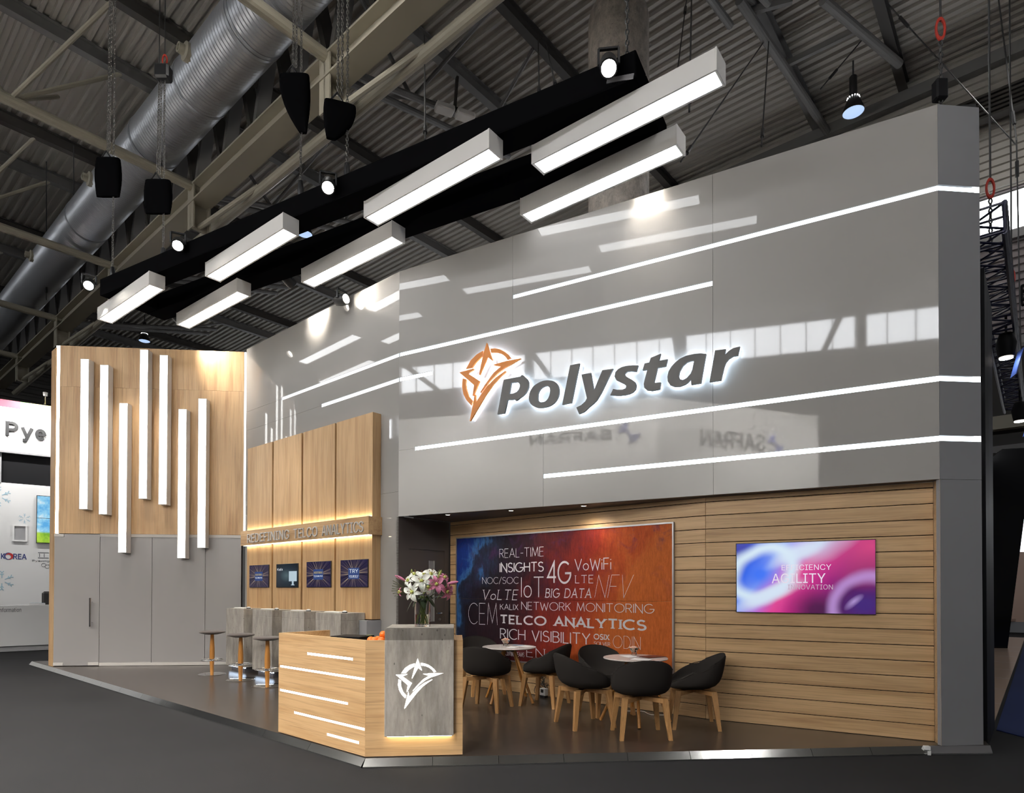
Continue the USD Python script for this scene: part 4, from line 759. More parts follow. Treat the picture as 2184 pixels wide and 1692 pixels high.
def leaf(base, tip, w, droop=0., n=9, up=(0, 0, 1.)):
    base, tip = np.array(base, float), np.array(tip, float); d = tip-base; s = np.cross(d, up); s /= np.linalg.norm(s)+1e-9; v = []
    for t in np.linspace(0, 1, n):
        c = base+d*t+np.array([0, 0, -droop*4*(t*t-t*.5)*.5]); ww_ = w*math.sin(PI*min(1, .06+t*.94))**.8; v += [c-s*ww_, c+[0, 0, .006], c+s*ww_]
    f = []
    for i in range(n-1):
        for j in range(2): f += [(i*3+j, i*3+j+1, i*3+j+4, i*3+j+3)]
    V = np.array(v); F = np.array(f); m = trimesh.Trimesh(np.vstack([V, V-[0, 0, .0012]]), np.vstack([F[:, [0, 1, 2]], F[:, [0, 2, 3]], F[:, [2, 1, 0]]+len(V), F[:, [3, 2, 0]]+len(V)]), process=False); return m
def pv(px, py, dy=0.):                                  # bouquet position from its place beside the vase
    D = VP[1]+dy; X = ray(px, py); X = X*(D/X[1])+[0, 0, EYE]; return X-VP
for px, py, dy, w in ((934, 1299, -.06, .030), (868, 1294, -.06, .022), (905, 1290, -.09, .03), (925, 1268, .02, .035), (890, 1275, -.05, .035), (915, 1262, -.02, .03), (868, 1248, -.04, .03), (942, 1255, -.05, .03), (880, 1286, -.08, .03), (925, 1284, -.07, .03), (960, 1268, .03, .018), (900, 1265, .06, .04), (865, 1270, .02, .02), (897, 1283, .03, .03)):
    tip = pv(px, py, dy); part(bq, 'leaf', leaf((tip[0]*.3, tip[1]*.3-.02, .26 if tip[2] > .2 else .30), tip, w, .05), 'leaf_green')
for k in range(9):
    a = pv(834+rnd.uniform(0, 12), 1224+k*5.5, -.02); part(bq, 'palm_blade', leaf((-.09, 0, .30), a, .006, .02), 'palm_green')
for px, py in ((884, 1213), (894, 1219), (906, 1214), (916, 1212), (938, 1214), (943, 1218)): part(bq, 'grass_blade', leaf((0, .04, .30), pv(px, py, .06), .005, .01), 'bud_green')
def petal(L, w, recurve, n=8):
    v = []
    for t in np.linspace(0, 1, n):
        r = L*(t*.95); h = L*(.55*t-recurve*t**3); ww_ = w*math.sin(PI*(.08+.90*t))**.75
        v += [(r, -ww_, h+ww_*.35), (r, -ww_*.45, h+.0), (r, ww_*.45, h+.0), (r, ww_, h+ww_*.35)]
    f = []
    for i in range(n-1):
        for j in range(3): f.append((i*4+j, i*4+j+1, i*4+j+5, i*4+j+4))
    V = np.array(v); F = np.array(f); return trimesh.Trimesh(np.vstack([V, V-[0, 0, .0015]]), np.vstack([F[:, [0, 1, 2]], F[:, [0, 2, 3]], F[:, [2, 1, 0]]+len(V), F[:, [3, 2, 0]]+len(V)]), process=False)
def lily(px, py, dy, axis, size, col, label, open_=.75, grp='white lilies'):
    c = pv(px, py, dy); t = thing('lily', label, 'flower', VP+c, group=grp)
    z = np.array(axis, float); z /= np.linalg.norm(z); x = np.cross([.3, .2, 1.], z); x /= np.linalg.norm(x); y = np.cross(z, x); T = np.eye(4); T[:3, 0], T[:3, 1], T[:3, 2] = x, y, z
    for k in range(6):
        m = petal(size*(1. if k % 2 else .96), size*(.27 if k % 2 else .20), open_+rnd.uniform(-.1, .1)); R_ = trimesh.transformations.rotation_matrix(k*PI/3+rnd.uniform(-.1, .1), (0, 0, 1)); m.apply_transform(T@R_); part(t, 'petal', m, col, smooth=True)
    m = lathe([(0, -.015), (.012, 0), (.018, .02), (.006, .03), (0, .02)], 12); m.apply_transform(T); part(t, 'throat', m, 'lily_throat', smooth=True)
    for k in range(4):
        a = k*PI/2; q_ = T[:3, :3]@np.array([.025*math.cos(a), .025*math.sin(a), size*.55]); st = cat_([tube((0, 0, 0), q_, .0018, 5), trimesh.creation.icosphere(1, .005).apply_translation(q_)]); part(t, 'stamen', st, 'stamen_brown')
for px, py, dy, ax, sz, lab in ((899, 1240, -.13, (.1, -1, .25), .11, 'large open white lily at the centre front of the bouquet'), (880, 1263, -.12, (-.3, -1, .0), .105, 'open white lily low at the left front of the bouquet'), (919, 1226, -.03, (.35, -.7, .7), .09, 'white lily at the upper right of the bouquet'), (872, 1239, -.07, (-.7, -.7, .4), .07, 'white lily turned to the left, at the left edge of the bouquet'), (912, 1251, -.12, (.4, -.9, -.3), .09, 'white lily drooping just right of the bouquet centre'), (884, 1227, -.02, (-.2, -.5, .9), .07, 'white lily facing up at the top left of the bouquet'), (904, 1228, .0, (.1, -.4, 1), .075, 'white lily at the top middle of the bouquet')):
    lily(px, py, dy, ax, sz, 'lily_white', lab)
for px, py, dy, ax, sz, lab in ((930, 1247, -.10, (.4, -1, .2), .10, 'largest pink lily right of the white ones'), (947, 1233, -.03, (.7, -.6, .6), .06, 'pink lily at the upper right of the bouquet'), (952, 1262, -.06, (.9, -.7, -.2), .095, 'pink lily low at the right of the bouquet'), (855, 1263, -.06, (-1, -.4, .0), .05, 'half-open pink lily at the lower left of the bouquet')):
    lily(px, py, dy, ax, sz, 'lily_pink', lab, .55, 'pink lilies')
for px, py, dy, d, col, lab in ((966, 1243, -.05, (1, -.1, .18), 'lily_pink', 'long pink lily bud pointing right'), (937, 1227, .0, (.4, 0, 1), 'bud_green', 'green lily bud at the upper right of the bouquet'), (879, 1226, .02, (-.1, 0, 1), 'bud_green', 'upright green lily bud at the upper left of the bouquet'), (853, 1233, .0, (-1, 0, .5), 'lily_pink', 'small pink bud at the upper left of the bouquet')):
    c = pv(px, py, dy); t = thing('lily_bud', lab, 'flower bud', VP+c); z = np.array(d, float); z /= np.linalg.norm(z); x = np.cross(z, [0, 1, 0.]); x /= np.linalg.norm(x); y = np.cross(z, x); T = np.eye(4); T[:3, 0], T[:3, 1], T[:3, 2] = x, y, z
    m = lathe([(0, -.055), (.008, -.05), (.015, -.01), (.013, .025), (.005, .05), (0, .055)], 14); m.apply_transform(T); part(t, 'bud', m, col, smooth=True); part(t, 'stalk', tube(-z*.05, -c*.35-z*.05, .003, 6), 'stem_green')
OC = FCC.world(.075, .34, 0)
OC = np.array([-1.285, 6.06, 0])
bw = thing('fruit_bowl', 'low dark bowl of oranges behind the counter rim', 'bowl', (OC[0], OC[1], .931))
part(bw, 'bowl', lathe([(0, 0), (.06, 0), (.13, .055), (.145, .075), (.14, .076), (.125, .06), (.06, .012), (0, .01)], 32), 'dark_partition', smooth=50)
ON = ('top orange of the pile', 'orange at the left end of the pile', 'orange at the right of the pile next to the concrete block', 'front middle orange of the pile', 'back left orange of the pile', 'back right orange of the pile', 'front left orange of the pile')
for (dx, dy_2, dz), lab in zip(((.035, .0, 1.085), (-.085, .0, 1.03), (.085, -.01, 1.03), (.03, -.065, 1.03), (-.03, .06, 1.03), (.05, .07, 1.03), (-.035, -.06, 1.03)), ON):
    m = trimesh.creation.icosphere(3, .037); m.vertices *= 1+.012*meshkit.noise(m.vertices*60, 1)[:, None] if np.ndim(meshkit.noise(m.vertices*60, 1)) == 1 else 1
    t = thing('orange', lab, 'orange', (OC[0]+dx, OC[1]+dy_2, dz), group='oranges on the counter'); part(t, 'peel', m, 'orange_peel', smooth=True); part(t, 'stem_end', trimesh.creation.icosphere(1, .004).apply_translation((0, 0, .037)), 'leaf_green')
fp = G(752, 1357, 1.045); t = thing('document_box', 'flat black box file lying behind the counter rim', 'box file', (fp[0], fp[1], .931), FCB.rz+20)
part(t, 'case', rbx(-.17, .17, -.13, .13, 0, .105, .004), 'black_plastic'); part(t, 'lid', rbx(-.175, .175, -.135, .135, .106, .118, .003), 'booth_black'); part(t, 'note', rbx(.11, .16, .08, .12, .1185, .121, .001), 'bud_green')

# ------------------------------------------------------------------ tables and chairs
def bucket():
    n, m_ = 48, 9; th = np.linspace(0, 2*PI, n, endpoint=False)                # 0 = front (+y)
    c = np.cos(th); s_ = np.sin(th)
    k = (1-c)/2
    rim = .465+.215*np.clip(k*1.55, 0, 1)**.9*1.+.115*np.clip((k-.55)/.45, 0, 1)**1.3
    rx = .285+.0*k; ry = np.where(c > 0, .255, .27)
    RX, RY = s_*rx*(1-.06*np.abs(c)), c*ry
    sgn = np.sign(s_)*np.abs(s_)**.85*rx; cgn = np.sign(c)*np.abs(c)**.85*ry
    def surf(off, zb):
        v = []
        for t in np.linspace(0, 1, m_):
            fr = (1-(1-t)**(3.0 if off == 0 else 3.6)); gz_ = t**2.3 if off == 0 else t**1.9
            sc = fr*(1+off)
            lean = np.where(c < 0, -.055*t*t, 0)
            v.append(np.stack([sgn*sc, cgn*sc+lean, zb+(rim-zb)*gz_], 1))
        return v
    a, b = surf(0, .455), surf(.075, .416)
    a[-1][:, 2] += .004; rings = b+[np.stack([(a[-1][:, 0]+b[-1][:, 0])/2, (a[-1][:, 1]+b[-1][:, 1])/2, a[-1][:, 2]+.013], 1)]+a[::-1]
    V = np.vstack(rings); R_ = len(rings); F = []
    for i in range(R_-1):
        for j in range(n): F.append((i*n+j, i*n+(j+1) % n, (i+1)*n+(j+1) % n, (i+1)*n+j))
    F = np.array(F); return trimesh.Trimesh(V, np.vstack([F[:, [0, 2, 1]], F[:, [0, 3, 2]]]), process=True)
SHELL = bucket()
def leg_mesh(sx, sy):
    sh = np.array((sx*.205, sy*.19, .392)); ft = np.array((sx*.25, sy*.24, .0)); ce_ = np.array((sx*.02, sy*.02, .398))
    def blk(c, w, h): return [c+np.array((a*w, b*w, d*h)) for a in (-1, 1) for b in (-1, 1) for d in (-1, 1)]
    arm = trimesh.Trimesh(blk(ce_, .02, .02)+blk(sh, .024, .024)).convex_hull
    shp = sh+[0, 0, -.0]; lo = [ft+np.array((a*.019, b*.019, 0)) for a in (-1, 1) for b in (-1, 1)]
    return cat_([arm, trimesh.Trimesh(blk(shp, .027, .024)+lo).convex_hull])
def chair(p, facing, label):
    t = thing('tub_chair', label, 'chair', (p[0], p[1], 0), facing, group='upholstered tub chairs')
    part(t, 'shell', SHELL, 'chair_fabric', smooth=50)
    part(t, 'seam', sweep([tuple(q) for q in np.vstack([SEAM, SEAM[:1]])], .005, 5), 'chair_fabric')
    for sx, sy in ((-1, -1), (1, -1), (-1, 1), (1, 1)): part(t, 'leg', leg_mesh(sx, sy), 'beech')
    return t
n_ = 48; vv_ = np.array(SHELL.vertices); top_ = []
for a in np.linspace(0, 2*PI, 40, endpoint=False):
    d = np.array([math.sin(a), math.cos(a)]); pr_ = vv_[:, :2]@d; sel = vv_[pr_ > pr_.max()-.02]; top_.append(sel[np.argmax(sel[:, 2])]+[0, 0, .002])
SEAM = np.array(top_)
CH_ = (((1.35, 6.555), 2, 'tub chair nearest the aisle with its back to the viewer, at the right table'), ((2.04, 7.02), 82, 'tub chair right of the right table, facing left'), ((.82, 7.05), -70, 'tub chair left of the right table, seen from its side and back'), ((1.16, 7.72), -158, 'tub chair behind the right table, facing the viewer, in front of the poster'),
       ((-.32, 8.0), -22, 'tub chair with its back to the viewer at the left table, beside the counter'), ((.44, 8.28), 62, 'tub chair right of the left table, facing left'), ((-.43, 9.17), -155, 'tub chair furthest back, half hidden beside the counter end'))
c0 = None
for p, rz, lab in CH_:
    if c0 is None: c0 = chair(p, rz, lab)
    else: copy(c0, lab, (p[0], p[1], 0), rz)
def table(p, label, rz):
    t = thing('cafe_table', label, 'table', (p[0], p[1], 0), rz)
    part(t, 'top', lathe([(0, .718), (.345, .718), (.368, .727), (.370, .735), (.366, .74), (0, .74)], 64), 'table_white', smooth=40)
    part(t, 'hub', lathe([(0, .68), (.10, .68), (.10, .717), (0, .717)], 24), 'black_plastic')
    for k in range(4):
        a = k*PI/2+PI/4; part(t, 'leg', trimesh.creation.cylinder(radius=.018, sections=12, segment=[(.09*math.cos(a), .09*math.sin(a), .70), (.40*math.cos(a), .40*math.sin(a), .004)]), 'honey_wood', smooth=40)
    return t
TL, TR = G(1086, 1379.5, .74), G(1355, 1402.5, .74)
table(TL, 'round white café table at the left, with a bowl of sweets', 8); table(TR, 'round white café table at the right, with brochures', 40)
for (px, py, nm) in ((1078.5, 1378, 'left'), (1352.5, 1397.5, 'right')):
    p = G(px, py, .741); t = thing('sweet_bowl', f'small faceted glass bowl of wrapped sweets on the {nm} table', 'bowl', p)
    part(t, 'glass', lathe([(0, .0), (.032, .0), (.036, .012), (.03, .03), (.062, .085), (.059, .085), (.027, .032), (0, .03)], 8), 'thin_pane'); 
    rnd = random.Random(int(px)); ms = []
    for k in range(26): 
        h = rnd.uniform(.038, .10); r = (.02+.036*min(1, (h-.03)/.055)) * math.sqrt(rnd.random())*.85; a = rnd.uniform(0, 6.3); m = trimesh.creation.icosphere(1, .013); m.vertices *= [1.3, .8, .8]; m.apply_translation((r*math.cos(a), r*math.sin(a), h)); ms.append(m)
    part(t, 'sweets', cat_(ms), 'candy', kind='stuff')
def sheet(px, py, w, l, rz, mat, label, z=.7412, th=.002, name='brochure'):
    p = G(px, py, .741); p[2] = z; t = thing(name, label, 'brochure' if name == 'brochure' else name.replace('_', ' '), p, rz); part(t, 'cover', rbx(-w/2, w/2, -l/2, l/2, 0, th, .0005), mat); return t
sheet(1390, 1401.5, .21, .28, -60, 'brochure_red', 'dark red brochure lying on the right table', .7425, .004); sheet(1342, 1400.5, .15, .21, 20, 'paper_white', 'white leaflet beside the sweet bowl on the right table'); sheet(1368, 1407, .15, .21, 60, 'paper_white', 'white leaflet sticking out below the red brochure')
sheet(1105, 1376.5, .07, .14, 70, 'brochure_blue', 'blue card on the left table', .7416); sheet(1122, 1379, .16, .22, 40, 'paper_white', 'white leaflet at the right edge of the left table'); sheet(1093, 1381, .12, .18, -20, 'paper_white', 'white leaflet in front of the sweets on the left table', .7413)
# power adapter and cables under the left table
ap = W(FD.world(0, -.16), -dB, 1160, 1478); ap = G(1160, 1488, .0); t = thing('power_adapter', 'white power adapter box with a black socket hanging by the plank wall', 'power adapter', (ap[0], ap[1], .0), -50)
part(t, 'box', rbx(-.055, .055, -.03, .03, .03, .13, .004), 'paper_white'); part(t, 'socket', bx(-.03, .02, -.034, -.030, .07, .115), 'black_plastic'); part(t, 'foot', bx(-.05, .05, -.03, .03, .0, .03), 'black_plastic')
rnd = random.Random(8); pts = []
cp = np.array([ap[0]+.03, ap[1]+.10, 0]); 
for k in range(60): pts.append((rnd.gauss(0, .06), rnd.gauss(0, .05), abs(rnd.gauss(.16, .13))+.006))
def spline(P_, n=5):
    P_ = np.array(P_); out = []
    for i in range(1, len(P_)-2):
        a, b, c, d = P_[i-1:i+3]
        for t_ in np.linspace(0, 1, n, endpoint=False): out.append(.5*((2*b)+(-a+c)*t_+(2*a-5*b+4*c-d)*t_*t_+(-a+3*b-3*c+d)*t_**3))
    out = np.array(out); out[:, 2] = np.maximum(out[:, 2], .005); return out
t = thing('cable_tangle', 'tangle of black cables on the floor behind the left table', 'cables', cp); part(t, 'cable', sweep([tuple(q) for q in spline(pts)], .004, 5), 'cable_dark', kind='stuff')
cw = G(1375, 1521.5); t = thing('floor_cable', 'thin pale cable looping on the floor at the foot of the plank wall', 'cable', cw)
ca = W(QB, dB, 1330, 1500); cbp = W(QB, dB, 1430, 1500); dd = (cbp-ca); dd[2] = 0; pts = [np.array([0, 0, .006])-dd*.55+dd*(k/9.)*1.1+nB*(-.06*math.sin(k*1.3)) for k in range(10)]
part(t, 'cable', sweep([tuple(q) for q in spline(pts, 6)], .004, 6), 'fixture_white')

# ------------------------------------------------------------------ neighbouring stand at the left
NP = G(40, 1390, -.08); ND = dirv(math.radians(52.5)); NY = np.array([-ND[1], ND[0], 0])
FNC = Frame(NP, ND); FNW = Frame(NP+NY*2.2, ND)
nc = on(FNC, 'information_counter', 'white information counter of the neighbouring stand at the far left', 'counter', z=-.08)
part(nc, 'front', rbx(-4, 2.6, 0, .6, .14, 1.17, .004), 'booth_white'); part(nc, 'kick_plate', bx(-4, 2.6, .06, .55, 0, .13), 'satin_grey_light'); part(nc, 'foot_rail', bx(-4, 2.6, -.0, .05, .01, .06), 'satin_grey_light')
x0, z0 = FNC.at(.5, 1306); x1, z1 = FNC.at(45.5, 1298); part(nc, 'lettering', inter_text('Information', x0-(x1-x0)*.115, z0+.08, x1, z1+.08+.02, .004, -.0005), 'letter_grey', 'grey lettering')
nw = on(FNW, 'booth_wall', 'white back wall of the neighbouring stand with big black letters', 'wall', z=-.08)
wt = FNW.at(50, 875)[1]+.08; db0, db1 = FNW.at(50, 1033)[1]+.08, FNW.at(50, 967)[1]+.08
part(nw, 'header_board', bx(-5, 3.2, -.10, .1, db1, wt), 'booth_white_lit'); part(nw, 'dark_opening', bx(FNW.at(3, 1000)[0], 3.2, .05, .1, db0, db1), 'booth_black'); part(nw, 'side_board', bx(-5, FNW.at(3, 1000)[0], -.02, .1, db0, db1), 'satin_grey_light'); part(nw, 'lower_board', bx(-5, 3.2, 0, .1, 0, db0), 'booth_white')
part(nw, 'opening_trim', bx(-5, 3.2, -.11, .02, db1-.05, db1), 'satin_grey')
xs_ = [FNW.at(x, 870)[0] for x in (0, 44, 63, 103)]
for a, b, mt in ((-5, xs_[1], 'band_red'), (xs_[1], xs_[2], 'band_green'), (xs_[2], xs_[2]+.75, 'band_yellow'), (xs_[2]+.75, 3.2, 'band_blue')): part(nw, 'colour_band', bx(a, b, -.10, .1, wt, wt+.20), mt)
FNL = Frame(FNW.world(0, -.11), ND)
x0, z0 = FNL.at(11.5, 929); _, z1 = FNL.at(11.5, 898.5); x1, _ = FNL.at(98.5, 935)
for ch, a, b in (('P', 0., .31), ('y', .37, .68), ('e', .72, 1.)):
    g = stroke_text(ch, .20); bb_ = g.bounds; xa_2, xb_2 = x0+(x1-x0)*a, x0+(x1-x0)*b; h = z1-z0; part(nw, 'letter', extr(fit(g, xa_2, z0+.08+h*min(0, bb_[1]), xb_2, z0+.08+h*min(1., bb_[3])), .05, -.10), 'letter_black')
def flake(cx, cz, r):
    out = []
    for k in range(6):
        a = k*PI/3+PI/6; c, s_ = math.cos(a), math.sin(a); out.append(LineString([(cx+c*r*.3, cz+s_*r*.3), (cx+c*r, cz+s_*r)]))
        for t_ in (.62, .92):
            for d in (-.7, .7): out.append(LineString([(cx+c*r*t_, cz+s_*r*t_), (cx+c*r*t_+math.cos(a+d)*r*.26, cz+s_*r*t_+math.sin(a+d)*r*.26)]))
    return unary_union([o.buffer(r*.045, cap_style=2) for o in out])
for px, py, r in ((-2, 1059, .24), (52.5, 1106.5, .125), (4, 1239, .24)):
    x, z = FNW.at(px, py); part(nw, 'snowflake', extr(flake(x, z+.08, r), .003, -.0005), 'snow_blue')
x0, z0 = FNW.at(2, 1192); x1, z1 = FNW.at(57, 1182); z0 += .08; z1 += .08; w = x1-x0; h = z1-z0
part(nw, 'korea_lettering', cat_([inter_text('K', x0, z0, x0+w*.15, z1, .004, -.0005, True), inter_text('REA', x0+w*.47, z0, x1, z1, .004, -.0005, True)]), 'letter_navy', 'navy KOREA lettering', kind='stuff')
cx, cz, r = x0+w*.33, z0+h*.5, h*.58
part(nw, 'korea_emblem', extr(Point(cx, cz).buffer(r).difference(Point(cx-r*.35, cz-r*.2).buffer(r*.7)), .004, -.0005), 'letter_red', 'red swirl in the lettering'); part(nw, 'korea_emblem', extr(Point(cx-r*.25, cz).buffer(r*1.15).difference(Point(cx, cz).buffer(r*1.02)), .004, -.0005), 'letter_navy')
x0, z0 = FNW.at(81, 1191); x1, z1 = FNW.at(104, 1179); z0 += .08; z1 += .08; w, h = x1-x0, z1-z0
part(nw, 'gate_emblem', extr(unary_union([sbox(x0, z1-.02, x1, z1), sbox(x0, z0, x1, z0+.02), sbox(x0+w*.12, z0+h*.2, x0+w*.18, z1-h*.2), sbox(x0+w*.55, z0+h*.2, x0+w*.61, z1-h*.2)]), .003, -.0005), 'letter_grey')
z2 = z0-.10; part(nw, 'small_lettering', inter_text('PyeongChang', x0-.13, z2, x0+.62, z2+.055, .003, -.0005), 'letter_grey')
part(nw, 'ring_emblem', extr(unary_union([Point(x0+.13+k*.085, z2-.09-(.045 if k % 2 else 0)).buffer(.055).difference(Point(x0+.13+k*.085, z2-.09-(.045 if k % 2 else 0)).buffer(.045)) for k in range(5)]), .003, -.0005), 'letter_grey')
x0, z1 = FNW.at(27, 1119); x1, z0 = FNW.at(58, 1156); nf = on(FNW, 'picture_frame', 'empty white square frame on the neighbouring white wall', 'frame')
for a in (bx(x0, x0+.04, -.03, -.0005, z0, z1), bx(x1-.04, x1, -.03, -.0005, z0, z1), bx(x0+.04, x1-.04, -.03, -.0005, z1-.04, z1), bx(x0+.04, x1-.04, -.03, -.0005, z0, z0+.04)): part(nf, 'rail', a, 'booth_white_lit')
part(nf, 'sheet', bx(x0+.04, x1-.04, -.008, -.001, z0+.04, z1-.04), 'satin_grey_light')
x0, z1 = FNW.at(78, 1057); x1, z0 = FNW.at(118, 1160); ns = on(FNW, 'video_wall', 'bright screen of blue sky over green grass beside the timber corner', 'screen')
def sky_screen():
    g = NG(); tc = g('texture_coordinate'); sp = g('separate_xyz', vector=tc+'.object'); n = g('noise_texture', vector=tc+'.object', scale=4., detail=5., roughness=.65); c1_ = g('rgb_ramp', fac=n+'.fac', ramp=[(.38, (.10, .42, .80)), (.55, (.30, .66, .90)), (.7, (.75, .88, .95))]); c2_ = g('rgb_ramp', fac=n+'.fac', ramp=[(.35, (.16, .40, .02)), (.6, (.45, .70, .05))])
    k = g('map_range', value=sp+'.z', from_min=z0+.28, from_max=z0+.34, to_min=0., to_max=1., clamp=True); c_ = g('mix_color', blend_type='mix', fac=k+'.result', a=c2_+'.color', b=c1_+'.color'); p = g('principled_bsdf', base_color=(.01, .01, .01), roughness=.3, emission_color=c_+'.result', emission_strength=.9); M['sky_screen'] = g.mat('sky_screen', p+'.BSDF')
sky_screen(); zm = FNW.at(90, 1106)[1]
part(ns, 'case', bx(x0, x1, -.05, -.001, z0, z1), 'black_plastic'); part(ns, 'display', bx(x0+.015, x1, -.055, -.0505, z0+.015, zm-.006), 'sky_screen'); part(ns, 'display', bx(x0+.015, x1, -.055, -.0505, zm+.006, z1-.015), 'sky_screen')
p = FNC.world(FNC.at(96, 1275)[0]+.18, .95, 0); oc = thing('office_chair', 'black office chair showing behind the white information counter', 'chair', (p[0], p[1], -.08), FNC.rz)
part(oc, 'backrest', rbx(-.24, .24, -.03, .03, .98, 1.52, .05), 'black_plastic'); part(oc, 'seat', rbx(-.25, .25, .02, .48, .80, .88, .03), 'black_plastic'); part(oc, 'post', tube((0, .25, .05), (0, .25, .80), .03), 'chrome'); part(oc, 'back_bar', beam((0, .05, .84), (0, .04, 1.1), .06, .02), 'black_plastic')
for k in range(5): a = k*2*PI/5; part(oc, 'foot', beam((0, .25, .05), (.3*math.cos(a), .25+.3*math.sin(a), .03), .04, .04), 'black_plastic')
p = FNC.world(FNC.at(80, 1290)[0], .12, 1.091); t = thing('leaflet_stack', 'small stack of white leaflets on the information counter', 'leaflets', p, FNC.rz); part(t, 'stack', rbx(-.16, .16, -.1, .1, 0, .05, .002), 'paper_white'); part(t, 'cover', rbx(-.15, .15, -.095, .095, .0502, .053, .0005), 'snow_blue')
for k in range(5):
    p = FNW.world(-2.6+1.3*k, -1.3, wt+.25); q_ = FNW.world(-2.6+1.3*k, -.1, wt-.9); spot(f'booth_spot_{k}', p, q_, 500., 60., col=(1, .98, .95))
t = on(FNW, 'arm_spotlight', 'small arm spotlight on top of the neighbouring white wall', 'spotlight', FNW.at(96, 870)[0], -.05, wt+.02)
part(t, 'arm', tube((0, 0, .12), (0, -.45, .35), .012), 'chrome'); part(t, 'head', lathe([(0, 0), (.05, .0), (.06, .1), (0, .12)], 14).apply_translation((0, -.45, .27)), 'fixture_white'); part(t, 'clamp', bx(-.03, .03, -.04, .04, .09, .16), 'chrome')

# ------------------------------------------------------------------ things beyond the pier at the right
a_, b_2 = G(2106, 1600, -.08), G(2131, 1555, -.08); b_2 = a_+dP*float((b_2-a_)@dP)
FNV = Frame(a_, dP); LN = float((b_2-a_)@dP)
nv = on(FNV, 'navy_booth_wall', 'black and dark navy end wall standing right behind the grey pier', 'wall', z=-.08)
hN = W(a_, dP, 2118, 676)[2]
part(nv, 'panel', bx(.03, LN*.42, .0, .12, 0, hN+.08), 'black_gloss' if False else 'booth_black'); part(nv, 'panel', bx(LN*.42+.004, LN, 0, .12, 0, hN+.08), 'navy_panel')
bf = on(HALLF, 'booth_floor', 'pale polished floor of the stand at the far right', 'floor')
xa_, ya_, _ = hall(a_)
part(bf, 'floor_slab', bx(xa_-14, xa_-.02, ya_+LN+.3, ya_+19, -.08, -.06), 'beige_floor')
for k in range(1, 9): part(bf, 'joint', bx(xa_-14, xa_-.02, ya_+LN+.3+k*1.6, ya_+LN+.312+k*1.6, -.0605, -.0595), 'satin_grey')
bc = on(HALLF, 'blue_carpet', 'blue carpet aisle at the lower right corner', 'carpet')
part(bc, 'runner', prism([(xa_+.02, ya_+LN*.9), (xa_+4, ya_+LN*.9-4.0), (xa_+9, ya_+2), (xa_+9, ya_+17), (xa_+.02, ya_+17)], -.079, -.07), 'blue_carpet')
lp = [G(2149, 1383, -.06), None]; D_ = lp[0][1]
def dp(px, py, D): X = ray(px, py); return X*(D/X[1])+[0, 0, EYE]
ml = thing('leaning_monolith', 'glossy black slab leaning outwards on the pale floor at the right', 'display slab')
pts = [dp(2100, 1400, D_), dp(2149, 1383, D_), dp(2190, 1060, D_), dp(2196, 955, D_), dp(2138, 958, D_), dp(2100, 990, D_)]
part(ml, 'slab', trimesh.Trimesh(np.vstack([pts, np.array(pts)+[.35, .8, 0]])).convex_hull, 'black_gloss')
bp = G(2185, 1350, -.06); bt = thing('pale_bench', 'pale pinkish display bench at the right edge behind the black slab', 'bench', (bp[0]+.8, bp[1]+1., -.06), 20)
part(bt, 'top', rbx(-1.6, 1.6, -.5, .5, .42, .52, .01), 'bench_pale'); part(bt, 'support', bx(-1.2, 1.2, -.3, .3, 0, .42), 'booth_black')
bb = on(HALLF, 'glowing_booth', 'bright blue-white lit booth panel at the right edge of view', 'booth panel', xa_+1.2, ya_+22, -.06)
part(bb, 'light_panel', bx(-3, 5, 0, .1, 3.0, 4.6), 'soft_daylight'); part(bb, 'front_panel', bx(-3, 5, 0, .1, .4, 3.0), 'bench_pale'); part(bb, 'pillar', bx(-3.3, -3.0, -.1, .2, 0, 4.8), 'satin_grey_light'); part(bb, 'base', bx(-3, 5, -.02, .12, 0, .4), 'satin_grey')
fbk = on(HALLF, 'far_steelwork', 'far dark steelwork and strip lights seen under the hall wall at the right', 'steelwork', 0, Y1+14, 0)
for k, (z_, mt, hh) in enumerate(((6.1, 'steel_beige', .5), (5.2, 'steel_grey', .25), (4.3, 'steel_beige', .35), (3.7, 'steel_dark', .2))): part(fbk, 'girder', bx(-6, 21, -.2, .2, z_+1.6, z_+hh+1.6), mt)
for k in range(14): part(fbk, 'strip_light', bx(-4+2*k, -2.6+2*k, -.4, -.2, 4.65, 4.95), 'daylight')
part(fbk, 'far_wall', bx(-36, 21, .5, .6, -.08, 11), 'steel_dark')
def truss(p, q, w, name, label, cat, mat, chord=.025, lace=.012):
    p, q = np.array(p, float), np.array(q, float); d = q-p; L = np.linalg.norm(d); d /= L; s_ = np.cross(d, [0, 0, 1.]); s_ /= np.linalg.norm(s_); u = np.cross(s_, d)
    t = thing(name, label, cat, (0, 0, 0)); cs = [(-1, -1), (1, -1), (1, 1), (-1, 1)]
    off = lambda c: s_*c[0]*w/2+u*c[1]*w/2
    for c in cs: part(t, 'chord', tube(p+off(c), q+off(c), chord, 8), mat)
    n = int(L/w)
    for i in range(4):
        a, b = off(cs[i]), off(cs[(i+1) % 4]); ms = []
        for k in range(n): 
            A, B = p+d*(L*k/n)+(a if k % 2 == 0 else b), p+d*(L*(k+1)/n)+(b if k % 2 == 0 else a); ms.append(tube(A, B, lace, 5)); ms.append(tube(p+d*(L*k/n)+a, p+d*(L*k/n)+b, lace, 5))
        part(t, 'lacing', cat_(ms), mat, kind='stuff')
    return t
T0, T1 = G(2116, 560, 5.2), G(2116, 560, 5.2)+dP*7; truss(T0-dP*1.0, T1, .29, 'lattice_truss', 'dark blue box truss running away behind the grey pier', 'truss', 'truss_blue')
